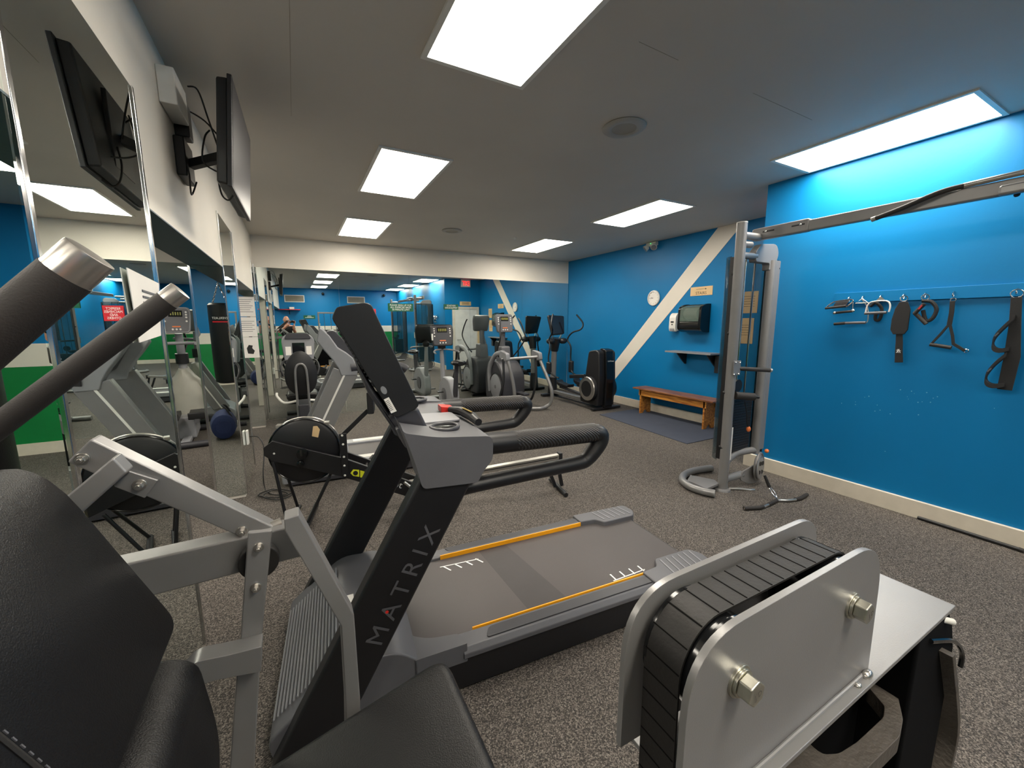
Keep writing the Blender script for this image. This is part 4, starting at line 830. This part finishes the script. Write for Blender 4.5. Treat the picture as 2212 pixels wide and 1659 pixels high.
# ================================================================ consoles and bikes
def console(t, c, w, h, tilt, face=-1, led='dimled', par=None, body='blackpl'):       # console facing local -y, centre c
    c = V(c); R = rot('X', tilt)
    def g(x, y, z): return c+R @ V((x, y, z))
    o2 = rnd2([(-w*.42, -h*.5), (w*.42, -h*.5), (w*.5, h*.18), (w*.47, h*.5), (-w*.47, h*.5), (-w*.5, h*.18)], [.04, .04, .05, .05, .05, .05])
    k = t.p('console', MB().loft([[g(x*q, y, z*q) for x, z in o2] for y, q in ((.05, .8), (.03, .96), (-.02, 1), (-.03, .95))]), body, par)
    t.p('console_face', MB().loft([[g(x*q, y, z*q) for x, z in o2] for y, q in ((-.029, .9), (-.033, .88))]), 'darkpl' if body == 'blackpl' else 'greypl', k)
    t.p('display', MB().poly([g(x*w, -.036, z*h) for x, z in ((-.22, .12), (.22, .12), (.22, .36), (-.22, .36))], [(0, 1, 2, 3)]), 'screen', k, flat=True)
    for i in range(5): t.p('display_digit', MB().poly([g((-.16+.075*i+a)*w, -.038, b*h) for a, b in ((0, .18), (.04, .18), (.04, .30), (0, .30))], [(0, 1, 2, 3)]), led, k, flat=True)
    for i, (x, z) in enumerate([(-.34, .3), (-.34, .2), (-.34, .1), (.34, .3), (.34, .2), (.34, .1), (-.34, -.05), (.34, -.05), (-.12, -.36), (0, -.36), (.12, -.36)]):
        q = g(x*w, -.034, z*h); n_ = R @ V((0, -1, 0)); t.p('button', MB().cyl(q, q+n_*.006, .012, n=12), 'whitepl', k)
    t.p('orange_button', MB().poly([g(x*w, -.0365, z*h) for x, z in ((-.13, -.28), (.13, -.28), (.13, -.23), (-.13, -.23))], [(0, 1, 2, 3)]), 'orange', k, flat=True)
    return k
# upright bike, console towards the camera
t = T('exercise_bike', 'upright exercise bike with lit console facing the camera, before the middle mirror panel', 'exercise bike', (2.38, 6.75, 0), -.03)
t.p('console_post', MB().tube([(0, .40, .30), (0, .47, .9), (0, .50, 1.22)], [.05, .04, .035]), 'midpl')
console(t, (0, .44, 1.385), .44, .40, -12)
t.p('console_neck', MB().lathe([(.05, 0), (.075, .04), (.07, .09), (.03, .13)], (0, .48, 1.12)), 'blackpl')
for s in (-1, 1): t.p('handlebar', MB().tube(smooth([(0, .44, 1.13), (s*.13, .40, 1.12), (s*.22, .22, 1.10), (s*.22, .10, 1.08)], 4), .015), 'silver'); t.p('pedal', MB().box(*sorted((s*.12, s*.22)), .15+s*.12, .25+s*.12, .28-s*.1, .30-s*.1), 'blackpl', bevel=.005)
t.p('phone_on_console', MB().box(-.21, -.185, .37, .395, 1.30, 1.42), 'whitepl', bevel=.004)
t.p('side_shroud', MB().prism(rnd2([(-.25, .08), (-.28, .40), (-.12, .62), (.20, .66), (.48, .50), (.55, .20), (.48, .08)], .08), -.075, .075, 'x'), 'midpl', bevel=.03, seg=3)
t.p('crank_disc', MB().cyl((-.079, .15, .32), (-.09, .15, .32), .13, n=32), 'greypl'); t.p('crank_disc', MB().cyl((.079, .15, .32), (.09, .15, .32), .13, n=32), 'greypl')
t.p('seat_post', MB().tube([(0, -.25, .35), (0, -.36, .90)], [.045, .035]), 'darkpl'); t.p('saddle', MB().loft([[V((w*math.cos(a), y, .95+h*math.sin(a)+(y+.4)*.0)) for a in [2*PI*k/16 for k in range(16)]] for y, w, h in ((-.58, .05, .03), (-.52, .12, .05), (-.42, .125, .05), (-.30, .06, .035), (-.20, .03, .02))]), 'leather')
t.p('front_foot', MB().cyl((-.24, .52, .04), (.24, .52, .04), .038), 'silver'); t.p('rear_foot', MB().cyl((-.26, -.42, .04), (.26, -.42, .04), .038), 'silver'); t.p('base_tube', MB().beam((0, -.42, .06), (0, .52, .06), .07, .05), 'silver', bevel=.01)
# recumbent bike seen from behind its seat
t = T('recumbent_bike', 'recumbent bike seen from behind its tall black oval seat back, left of the silver treadmill', 'exercise bike', (.03, 6.75, 0), 0)
ov = [(.21*math.cos(a)*(1-.18*max(0, math.sin(a))), .90+.32*(abs(math.sin(a))**.8)*(1 if math.sin(a) > 0 else -1)) for a in [2*PI*k/36 for k in range(36)]]
t.p('seat_back', MB().loft([[V((x*k, y, .9+(z-.9)*k)) for x, z in ov] for y, k in ((-.30, .9), (-.285, 1), (-.25, 1), (-.23, .92))]), 'blackpl')
t.p('back_frame', MB().tube(smooth([(-.075, -.32, .38), (-.075, -.325, .85), (-.055, -.325, 1.00), (0, -.325, 1.04), (.055, -.325, 1.00), (.075, -.325, .85), (.075, -.32, .38)], 4), .016), 'silver')
t.p('seat', MB().rbox((0, .0, .55), (.42, .40, .09), .04), 'leather')
for s in (-1, 1): t.p('side_handle', MB().tube(smooth([(s*.08, -.25, .50), (s*.24, -.22, .48), (s*.33, -.05, .55), (s*.34, .08, .58)], 4), .017), 'whitepl')
t.p('seat_post', MB().prism([(-.38, .10), (-.16, .05), (-.14, .42), (-.36, .46)], -.07, .07, 'x'), 'darkpl', bevel=.02); t.p('rear_foot', MB().cyl((-.26, -.34, .04), (.26, -.34, .04), .036), 'darkpl')
t.p('main_frame', MB().beam((0, -.3, .14), (0, .62, .14), .12, .10), 'silver', bevel=.02); t.p('front_shroud', MB().prism(rnd2([(.30, .05), (.26, .45), (.42, .72), (.72, .70), (.82, .30), (.78, .05)], .06), -.10, .10, 'x'), 'midpl', bevel=.03); t.p('front_foot', MB().cyl((-.26, .76, .04), (.26, .76, .04), .036), 'darkpl')
t.p('console_mast', MB().tube([(0, .66, .65), (0, .76, 1.05)], .05), 'midpl')
o2 = rnd2([(-.21, .98), (.21, .98), (.245, 1.34), (.20, 1.42), (-.20, 1.42), (-.245, 1.34)], .04)
k = t.p('console', MB().prism(o2, .74, .82), 'midpl', bevel=.02, seg=3); t.p('console_display', MB().box(-.09, .09, .733, .74, 1.10, 1.30), 'screen', k); t.p('console_cap', MB().prism(rnd2([(-.2, 1.36), (.2, 1.36), (.16, 1.45), (-.16, 1.45)], .03), .72, .83), 'darkpl', k, bevel=.01)
for s in (-1, 1): t.p('white_sticker', MB().box(*sorted((s*.11, s*.19)), .734, .74, 1.10, 1.24), 'paper', k)
for s in (-1, 1): t.p('handlebar', MB().tube(smooth([(s*.05, .70, 1.0), (s*.22, .58, 1.02), (s*.27, .44, .92), (s*.24, .40, .80)], 4), .016), 'blackpl')
for s in (-1, 1): t.p('pedal', MB().box(*sorted((s*.13, s*.23)), .36+s*.10, .46+s*.10, .42-s*.08, .45-s*.08), 'blackpl', bevel=.005)
# ================================================================ silver framed cross trainer
t = T('cross_trainer', 'grey cross trainer with silver looped frame and round side disc, centre right', 'elliptical trainer', (3.66, 6.75, 0), 0)
console(t, (.02, .42, 1.60), .40, .36, -10, body='greypl')
t.p('console_neck', MB().tube([(.02, .50, 1.08), (.02, .48, 1.30), (.02, .46, 1.44)], [.06, .05, .045]), 'greypl'); t.p('mast', MB().prism(rnd2([(.30, .80), (.34, 1.15), (.56, 1.15), (.62, .80)], .04), -.08, .12, 'x'), 'greypl', bevel=.03)
t.p('drive_housing', MB().prism(rnd2([(-.02, .06), (.0, .62), (.24, .86), (.66, .86), (.80, .50), (.78, .06)], .10), -.24, .26, 'x'), 'darkpl', bevel=.04, seg=3)
d = t.p('side_disc', MB().lathe([(.001, .012), (.235, .01), (.25, .0), (.25, -.02)], (-.262, .25, .37), (-1, 0, 0), 40), 'midpl'); t.p('disc_rim', MB().torus((-.258, .25, .37), (1, 0, 0), .262, .016, 40, 8), 'blackpl', d); t.p('disc_hub', MB().cyl((-.27, .25, .37), (-.279, .25, .37), .035), 'greypl', d)
t.p('cover_arch', MB().tube(smooth([(-.25, .52, .25), (-.27, .50, .70), (-.27, .25, .98), (-.27, .0, 1.05), (-.27, -.12, 1.06)], 5), .045), 'midpl')
for s, x0, y0, y1 in ((-1, -.29, -.22, -.30), (1, .33, -.35, -.60)):
    f = t.p('side_leg', MB().tube(smooth([(x0, y0+.12, 1.03), (x0, y0, 1.05), (x0+.03, y0-.10, .85), (x0+.10, y1-.08, .40), (x0+.10, y1-.06, .14), (x0+.02, y1, .05)], 5), .032), 'silver')
    kp = t.p('corner_cover', MB().prism(rnd2([(y0-.13, .93), (y0-.10, 1.06), (y0+.14, 1.10), (y0+.18, .98), (y0+.02, .90)], .03), x0-.04, x0+.04, 'x'), 'midpl', bevel=.012)
    for dy in (-.05, .03): t.p('bolt', MB().sph((x0-.042, y0+dy, .95+dy*.2), .012), 'chrome', kp)
    t.p('foot_link', MB().tube(smooth([(x0-.04, y0+.0, .95), (x0-.06, y0-.05, .55), (x0-.12, y0-.02, .22), (x0-.26*s*.5, y0+.10, .14)], 4), .022), 'blackpl')
    t.p('swing_arm', MB().tube(smooth([(s*.16, .30, .95), (s*.24, .20, 1.10), (s*.27, .02, 1.30), (s*.26, .04, 1.45), (s*.22, .10, 1.62), (s*.20, .16, 1.70)], 5), .014), 'blackpl')
    t.p('pedal', MB().rbox((s*.12, -.22+s*.08, .24+s*.02), (.13, .34, .04), .015), 'darkpl')
t.p('cross_bar', MB().tube([(-.27, -.26, .95), (.31, -.40, .98)], .028), 'silver')
t.p('floor_bar', MB().tube(smooth([(-.20, -.20, .05), (-.05, -.45, .045), (.20, -.62, .045), (.35, -.61, .05)], 4), .030), 'silver'); t.p('base_plate', MB().box(-.30, .30, .55, .66, .0, .05), 'blackpl', bevel=.01)
t.p('stabiliser', MB().cyl((-.30, -.05, .035), (.34, -.05, .035), .033), 'darkpl')
# ================================================================ black elliptical next to the blue wall
t = T('elliptical_trainer', 'black elliptical with tall rear drive housing and silver ringed disc by the blue wall', 'elliptical trainer', (4.98, 5.72, 0), 0)
hs = rnd2([(-.13, .08), (-.16, .60), (-.13, 1.08), (-.05, 1.12), (.16, 1.09), (.26, .55), (.40, .40), (.38, .10)], [.03, .05, .05, .04, .06, .1, .1, .04])
t.p('drive_housing', MB().prism(hs, -.20, .20, 'x'), 'blackpl', bevel=.03, seg=3)
t.p('centre_spine', MB().prism(rnd2([(-.20, .04), (-.22, .60), (-.18, 1.12), (-.02, 1.15), (.0, .1)], .04), -.08, .10, 'x'), 'blackgl', bevel=.02); text('LifeFitness', .14, (.01, -.225, .92), (1, 0, 0), (0, 0, 1), 'wtext', t.o, 'lettering')
for s in (-1, 1):
    d = t.p('side_disc', MB().lathe([(.001, .06), (.15, .06), (.16, .05), (.225, .045), (.235, .02), (.235, -.04)], (s*.22, .10, .39), (s, 0, 0), 40), 'blackpl')
    if s < 0: t.p('disc_ring', MB().lathe([(.145, .0), (.15, .016), (.215, .012), (.225, .0)], (-.265, .10, .39), (-1, 0, 0), 40), 'alu', d)
    t.p('crank_arm', MB().beam((s*.27, .16, .52-.1*s), (s*.27, .62, .50-.06*s), .04, .07), 'blackpl', bevel=.01)
    t.p('pedal_arm', MB().beam((s*.24, .10, .24), (s*.22, 1.02, .30), .05, .05), 'darkpl', bevel=.01)
    t.p('pedal', MB().prism(rnd2([(.66, .33), (.64, .40), (.70, .37), (1.0, .40), (1.06, .45), (1.06, .37), (.98, .33)], .02), s*.22-.075, s*.22+.075, 'x'), 'blackpl', bevel=.015)
    t.p('swing_arm', MB().tube(smooth([(s*.26, 1.02, .48), (s*.27, 1.28, .56), (s*.29, 1.36, .85), (s*.27, 1.34, 1.1), (s*.24, 1.42, 1.25), (s*.26, 1.28, 1.40), (s*.36, 1.12, 1.47), (s*.40, 1.10, 1.60), (s*.30, 1.20, 1.78)], 5), .017), 'blackpl')
    t.p('arm_shroud', MB().rbox((s*.29, 1.34, .66), (.08, .12, .26), .03), 'blackpl')
    t.p('grip_pod', MB().sph((s*.16, 1.48, 1.22), .085, (1.2, 1, .8)), 'blackpl')
t.p('rail', MB().beam((0, .10, .10), (0, 1.55, .10), .10, .07), 'silver', bevel=.01); t.p('rear_foot', MB().beam((-.30, -.10, .035), (.36, -.10, .035), .10, .04), 'blackpl', bevel=.01); t.p('front_foot', MB().beam((-.30, 1.60, .035), (.30, 1.60, .035), .10, .05), 'blackpl', bevel=.01)
t.p('mast', MB().tube([(0, 1.62, .10), (0, 1.60, .55), (0, 1.56, 1.15)], [.08, .065, .06]), 'silver'); t.p('mast_boot', MB().tube([(0, 1.63, .06), (0, 1.61, .42)], [.11, .085]), 'blackpl'); t.p('mast_head', MB().tube([(0, 1.57, 1.0), (0, 1.52, 1.28)], [.08, .11]), 'blackpl')
o2 = rnd2([(-.15, -.22), (.17, -.20), (.22, .20), (-.20, .22)], .04); R = rot('X', -14)
k = t.p('console', MB().loft([[V((0, 1.50, 1.56))+R @ V((x*q, y, z*q)) for x, z in o2] for y, q in ((.05, .85), (.03, 1), (-.01, 1), (-.02, .95))]), 'blackpl'); t.p('console_glass', MB().loft([[V((0, 1.50, 1.56))+R @ V((x*.88, y, z*.88)) for x, z in o2] for y in (-.0205, -.0225)]), 'screen', k)
for s in (-1, 1): t.p('console_strut', MB().tube(smooth([(s*.06, 1.52, 1.25), (s*.11, 1.48, 1.34), (s*.10, 1.50, 1.44)], 3), .013), 'alu')
# ================================================================ pale elliptical in the adjoining area
t = T('elliptical_trainer', 'pale grey elliptical facing the camera in the opening beyond the near pier', 'elliptical trainer', (-1.40, 6.80, 0), .1)
console(t, (0, .28, 1.66), .34, .36, -10, body='midpl')
t.p('post', MB().tube([(0, .42, .95), (0, .36, 1.48)], [.05, .045]), 'midpl'); t.p('post_collar', MB().cyl((0, .41, 1.06), (0, .40, 1.20), .075), 'blackpl')
t.p('shroud', MB().loft([[V((w*math.cos(a), .45+.28*math.sin(a), z)) for a in [2*PI*k/20 for k in range(20)]] for z, w in ((.30, .22), (.55, .25), (.70, .24), (.80, .19), (.88, .12), (.96, .07), (.99, .055))]), 'cream')
t.p('cross_handle', MB().tube(smooth([(-.42, .0, 1.36), (-.2, .16, 1.35), (0, .22, 1.35), (.12, .18, 1.35), (.20, .05, 1.35)], 4), .022), 'midpl')
for s in (-1, 1):
    t.p('swing_arm', MB().tube(smooth([(s*.22, .30, .60), (s*.24, .22, 1.10), (s*.22, .10, 1.30), (s*.27, .02, 1.50), (s*.26, .04, 1.80)], 4), .016), 'blackpl')
    t.p('pedal', MB().prism(rnd2([(-.30, .36), (-.30, .46), (-.22, .42), (.08, .44), (.10, .38)], .02), s*.14-.09, s*.14+.09, 'x'), 'blackpl', bevel=.015); t.p('pedal_arm', MB().beam((s*.14, -.3, .34), (s*.14, .4, .40), .05, .05), 'greypl')
    t.p('guard_rail', MB().tube(smooth([(s*.30, .30, .95), (s*.34, .05, 1.12), (s*.34, -.10, 1.08), (s*.30, .25, .62)], 4), .016), 'silver')
t.p('front_box', MB().box(-.10, .10, -.05, .55, .06, .36), 'midpl', bevel=.02); t.p('front_foot', MB().cyl((-.28, -.36, .045), (.30, -.36, .045), .042), 'darkpl'); t.p('rear_foot', MB().cyl((-.28, .70, .045), (.28, .70, .045), .042), 'darkpl'); t.p('base_beam', MB().beam((0, -.36, .07), (0, .7, .07), .10, .06), 'midpl', bevel=.01)
# ================================================================ punching bag and gym bag
t = T('punching_bag', 'long black punching bag hanging on chains beyond the piers, seen mirrored', 'punching bag', (-1.0, .85, .68))
t.p('bag', MB().lathe([(.12, 0), (.165, .03), (.172, .3), (.17, 1.0), (.168, 1.22), (.14, 1.25)], n=36), 'leather')
t.p('logo_patch', MB().loft([[V((.1735*math.cos(a), .1735*math.sin(a), z)) for z in (.955, .972)] + [V((.17*math.cos(a), .17*math.sin(a), z)) for z in (.972, .955)] for a in [PI*.30+PI*.4*k/8 for k in range(9)]]), 'signr')
text('EVERLAST', .20, (0, .176, 1.02), (-1, 0, 0), (0, 0, 1), 'wtext', t.o, 'lettering')
for a in range(4):
    a = a*PI/2+.6
    ch = MB(); p0 = V((.14*math.cos(a), .14*math.sin(a), 1.24)); p1 = V((0, 0, 1.56))
    for k in range(9): c = p0.lerp(p1, (k+.5)/9); d = (p1-p0).normalized(); sd = d.orthogonal() if k % 2 else d.cross(d.orthogonal()); ch.tube([c+(d*math.cos(q)*.024+sd.normalized()*math.sin(q)*.011) for q in [2*PI*i/10 for i in range(10)]], .0035, 6, True)
    t.p('chain', ch, 'chrome')
t.p('swivel', MB().cyl((0, 0, 1.55), (0, 0, 1.62), .012), 'chrome')
t = T('bag_bracket', 'dark steel bracket on the beam holding the punching bag chain', 'bracket', (-1.0, .85, 2.3)); t.p('arm', MB().beam((.25, 0, .05), (-.06, 0, .05), .05, .07), 'rubber', bevel=.004); t.p('end_block', MB().box(-.09, .05, -.06, .06, .01, .12), 'rubber', bevel=.01)
t = T('gym_bag', 'navy blue gym bag on the floor, reflected in the middle pier mirror', 'bag', (-1.0, 1.72, 0), 1.45)
t.p('bag_body', MB().loft([[V((x, w*math.cos(a), .19+h*math.sin(a))) for a in [2*PI*k/20 for k in range(20)]] for x, w, h in ((-.28, .08, .10), (-.26, .14, .17), (0, .16, .19), (.22, .14, .17), (.25, .08, .1))]), 'cloth'); t.p('strap', MB().tube(smooth([(-.15, -.14, .2), (-.12, -.05, .42), (0, 0, .46), (.12, -.05, .42), (.15, -.14, .2)], 4), .012), 'web'); t.p('end_panel', MB().cyl((.249, 0, .19), (.256, 0, .19), .09), 'cloth'); t.p('side_patch', MB().box(-.10, .06, -.165, -.155, .14, .20), 'paper')
# ================================================================ signs on and around the far mirror
YM = YF-.03
def sign(name, lab, c0, c1, m, txt, tm='wtext', y=YM, fill=.86):
    a, b = W.at(*c0, ly=y), W.at(*c1, ly=y); c = (a+b)/2; w, h = abs(b.x-a.x), abs(b.z-a.z); t = T(name, lab, 'sign', c)
    t.p('sign_board', MB().box(-w/2, w/2, -.002, .004, -h/2, h/2), m)
    n = txt.count('\n')+1; text(txt, w*fill, (0, -.003, 0), (1, 0, 0), (0, 0, 1), tm, t.o, 'lettering', h*.78)
    return t
sign('green_sign', 'green sign asking to sign up for exercise bikes, stuck on the far mirror', (838, 655), (893, 673), 'signg', 'PLEASE SIGN UP FOR\nALL EXERCISE BIKES\n30 MINUTE LIMIT')
sign('green_sign', 'small green sign high on the far mirror left of the reflected white door', (959, 657), (990, 669), 'signg', 'DO NOT MOVE\nEXERCISE EQUIPMENT')
sign('red_sign', 'red RESPECT sign on the far mirror, partly behind the black treadmill display', (784, 667), (813, 693), 'signr', 'RESPECT\nMACHINES\nAND\nOTHERS')
t = T('green_sign', 'small green sign on the blue back wall above the reflected white band', 'sign', (.60, YB+.01, 1.77)); t.p('sign_board', MB().box(-.23, .23, -.005, 0, -.075, .075), 'signg')
for k, w in enumerate((.07, .09, .17)): t.p('text_line', MB().box(-w, w, .0, .002, .04-.035*k, .052-.035*k), 'wtext')
# door and signs on the jog wall, seen in the mirror
t = struct('door_1', MB().box(4.74, 5.54, YJ, YJ+.03, .0, 2.02), 'whitepl', bevel=.004)
fr = MB(); fr.box(4.66, 4.74, YJ, YJ+.045, 0, 2.10); fr.box(5.54, 5.62, YJ, YJ+.045, 0, 2.10); fr.box(4.74, 5.54, YJ, YJ+.045, 2.02, 2.10); struct('trim_14', fr, 'base', bevel=.004)
link('door_handle', MB().tube([(4.82, YJ+.03, 1.0), (4.82, YJ+.08, 1.0), (4.94, YJ+.085, 1.0)], .011), 'alu', t)
t = T('exit_sign', 'lit red EXIT sign mounted at the ceiling, reflected in the far mirror', 'sign', (5.15, YJ+.05, 2.86)); t.p('case', MB().box(-.17, .17, -.05, .0, -.11, .13), 'whitepl', bevel=.006); text('EXIT', .25, (0, .002, .01), (-1, 0, 0), (0, 0, 1), 'exitred', t.o, 'lettering', .15)
t = T('wooden_sign', 'tan sign above the white door reflected in the far mirror', 'sign', (5.14, YJ+.006, 2.21)); t.p('sign_board', MB().box(-.20, .20, -.006, .004, -.065, .065), 'tan')
for k in range(2): t.p('text_line', MB().box(-.13, .13, .004, .006, .015-.04*k, .03-.04*k), 'ink')
t = T('wall_panel', 'pale wooden board leaning beside the reflected white door', 'board', (5.50, YJ+.08, 0)); t.p('board', MB().beam((.08, .03, 0), (.08, -.02, 1.85), .06, .02, up=(0, 1, 0)), 'tan')
# back wall things seen in the mirror
for x0, l in ((-.30, 'left return air vent with white frame on the back wall'), (2.19, 'right return air vent with white frame on the back wall')):
    t = T('air_vent', l, 'vent', (x0, YB, 2.40), 0, 'air vents on the back wall'); f = MB()
    for a in ((0, .76, 0, .03), (0, .76, .27, .30), (0, .03, .03, .27), (.73, .76, .03, .27)): f.box(a[0], a[1], 0, .02, a[2], a[3])
    t.p('frame', f, 'whitepl'); s_ = MB()
    for k in range(11): s_.box(.03, .73, .002, .014, .034+.0215*k, .047+.0215*k)
    tag(t.p('slats', s_, 'vent'), None, None, None, 'stuff'); t.p('backing', MB().box(.03, .73, 0, .002, .03, .27), 'iron')
t = T('wall_shelf', 'shelf with red edge and white box on the back wall, seen mirrored', 'shelf', (-.15, YB, 2.08)); t.p('board', MB().box(-.42, .42, 0, .28, -.012, .012), 'white'); t.p('edge_strip', MB().box(-.42, .42, .28, .285, -.015, .015), 'signr'); t.p('bracket', MB().prism([(0, 0), (.2, 0), (0, -.2)], -.01, .01, 'x'), 'blackpl')
t = T('storage_box', 'small white box on the back wall shelf', 'box', (-.05, YB+.12, 2.092)); t.p('box_body', MB().box(-.09, .09, -.06, .06, 0, .09), 'paper', bevel=.004); t.p('lid', MB().box(-.095, .095, -.065, .065, .085, .10), 'paper')
for x, l in ((1.20, 'left black dome camera on the back wall near the ceiling'), (3.80, 'right black dome camera on the back wall near the ceiling')):
    t = T('wall_camera', l, 'camera', (x, YB, 2.80), 0, 'cameras on the back wall'); t.p('base', MB().box(-.03, .03, 0, .06, -.03, .03), 'whitepl'); t.p('dome', MB().sph((0, .11, -.02), .06), 'blackgl')
def rack(x, y, rz, label):                                              # multi station weight machine behind the camera
    t = T('weight_machine', label, 'gym machine', (x, y, 0), rz)
    for s in (-1, 1): t.p('upright', MB().beam((s*.33, 0, 0), (s*.33, 0, 1.95), .06, .05, up=(0, 1, 0)), 'silver2', bevel=.006); t.p('floor_rail', MB().beam((s*.33, -.5, .03), (s*.33, .9, .03), .06, .06), 'silver2', bevel=.006)
    t.p('top_bar', MB().beam((-.36, 0, 1.93), (.36, 0, 1.93), .06, .06), 'silver2', bevel=.006); st = MB()
    for k in range(16): st.box(-.18, .18, -.08, .08, .1+.045*k, .14+.045*k)
    tag(t.p('weight_stack', st, 'blackpl'), None, None, None, 'stuff')
    for s in (-1, 1): t.p('guide_rod', MB().cyl((s*.12, 0, .1), (s*.12, 0, 1.9), .012), 'chrome'); t.p('press_arm', MB().tube(smooth([(s*.30, .05, 1.5), (s*.32, .35, 1.35), (s*.28, .6, 1.25)], 4), .02), 'silver'); t.p('grip', MB().cyl((s*.28, .6, 1.25), (s*.12, .62, 1.25), .018), 'foam')
    t.p('seat', MB().rbox((0, .55, .5), (.34, .34, .08), .03), 'leather'); t.p('backrest', MB().rbox((0, .28, .95), (.30, .08, .62), .04), 'leather'); t.p('seat_post', MB().beam((0, .5, 0), (0, .5, .47), .08, .08, up=(0, 1, 0)), 'silver2')
    return t
r1 = rack(1.2, -2.6, 0, 'weight machine with black pads standing left of the vents, behind the camera'); copy_tree(r1.o, (2.6, -2.9, 0), .3, 'weight machine with black pads near the right tower, behind the camera')
# ================================================================ the photographer, seen in the far mirror
t = T('person', 'bald person in a black shirt holding up a phone, reflected in the far mirror', 'person', (-.24, -.42, 0))
def skin(name, verts, edges, m, par, root=0, sub=2):
    me = bpy.data.meshes.new(name); me.from_pydata([v[:3] for v in verts], edges, []); o = bpy.data.objects.new(name, me); COL.objects.link(o); o.parent = par
    md = o.modifiers.new('skin', 'SKIN'); 
    for i, v in enumerate(verts): r = v[3]; me.skin_vertices[0].data[i].radius = (r, r*(v[4] if len(v) > 4 else 1)); me.skin_vertices[0].data[i].use_root = (i == root)
    s = o.modifiers.new('sub', 'SUBSURF'); s.levels = s.render_levels = sub; me.materials.append(K[m])
    for p in me.polygons: p.use_smooth = True
    md.use_smooth_shade = True
    return o
bv = [(0, 0, .95, .16, .7), (0, 0, 1.15, .145, .7), (0, 0, 1.32, .17, .68), (0, 0, 1.44, .12, .7), (0, .01, 1.50, .06), (0, .03, 1.56, .055),
      (.17, 0, 1.40, .075), (.25, .08, 1.22, .05), (.20, .28, 1.38, .038), (.235, .34, 1.50, .030), (-.17, 0, 1.40, .075), (-.26, .08, 1.24, .05), (-.05, .24, 1.40, .038), (.09, .33, 1.52, .030),
      (.09, 0, .90, .105), (.10, .02, .50, .07), (.10, -.01, .10, .048), (.10, .12, .045, .045), (-.09, 0, .90, .105), (-.10, .02, .50, .07), (-.10, -.01, .10, .048), (-.10, .12, .045, .045)]
body = skin('body', bv, [(0, 1), (1, 2), (2, 3), (3, 4), (4, 5), (3, 6), (6, 7), (7, 8), (8, 9), (3, 10), (10, 11), (11, 12), (12, 13), (0, 14), (14, 15), (15, 16), (16, 17), (0, 18), (18, 19), (19, 20), (20, 21)], 'skin', t.o)
sh = [(0, 0, .88, .185, .72), (0, 0, 1.15, .165, .72), (0, 0, 1.32, .188, .7), (0, 0, 1.43, .135, .7), (.175, 0, 1.39, .088), (.235, .06, 1.27, .068), (-.175, 0, 1.39, .088), (-.24, .06, 1.28, .068)]
skin('shirt', sh, [(0, 1), (1, 2), (2, 3), (3, 4), (4, 5), (3, 6), (6, 7)], 'shirt', t.o)
tv = [(0, 0, .93, .17, .75), (.095, 0, .85, .125), (.105, .02, .50, .09), (.105, -.01, .12, .072), (-.095, 0, .85, .125), (-.105, .02, .50, .09), (-.105, -.01, .12, .072)]
skin('trousers', tv, [(0, 1), (1, 2), (2, 3), (0, 4), (4, 5), (5, 6)], 'jeans', t.o)
hd = t.p('head', MB().sph((0, .05, 1.66), .105, (.82, .98, 1.18), 24), 'skin'); t.p('nose', MB().sph((0, .158, 1.65), .018, (.8, 1, 1.4)), 'skin', hd); t.p('mouth', MB().tube([(-.025, .144, 1.605), (0, .150, 1.602), (.025, .144, 1.605)], .005, 8), 'red', hd)
for s in (-1, 1): t.p('eye', MB().sph((s*.032, .140, 1.672), .012), 'whitepl', hd); t.p('ear', MB().sph((s*.087, .05, 1.655), .028, (.35, .7, 1.1)), 'skin', hd)
t.p('hair', MB().sph((0, .025, 1.672), .106, (.84, .95, 1.02), 24), 'hair', hd)
for s, cx in ((1, .245), (-1, .10)):
    fv = [(cx, .345, 1.51, .026), (cx, .365, 1.56, .03)]; ed = [(0, 1)]
    for k in range(4): i = len(fv); fv += [(cx+(k-1.5)*.018, .372, 1.60, .009), (cx+(k-1.5)*.018-.006*s, .392, 1.625-.004*k, .008), (cx+(k-1.5)*.018-.014*s, .388, 1.645-.006*k, .007)]; ed += [(1, i), (i, i+1), (i+1, i+2)]
    i = len(fv); fv += [(cx-.035*s, .36, 1.565, .010), (cx-.05*s, .375, 1.585, .009)]; ed += [(1, i), (i, i+1)]
    skin('hand', fv, ed, 'skin', t.o)
skin('shoe', [(.105, -.07, .05, .05), (.105, .05, .045, .052), (.105, .17, .035, .038)], [(0, 1), (1, 2)], 'blackpl', t.o); skin('shoe', [(-.105, -.07, .05, .05), (-.105, .05, .045, .052), (-.105, .17, .035, .038)], [(0, 1), (1, 2)], 'blackpl', t.o)
t = T('mobile_phone', 'black phone held sideways by the reflected person', 'phone', (-.065, -.032, 1.60)); t.p('body', MB().rbox((0, 0, 0), (.16, .009, .078), .01), 'blackgl'); t.p('lens', MB().cyl((.06, .0045, .02), (.06, .006, .02), .009), 'screen')
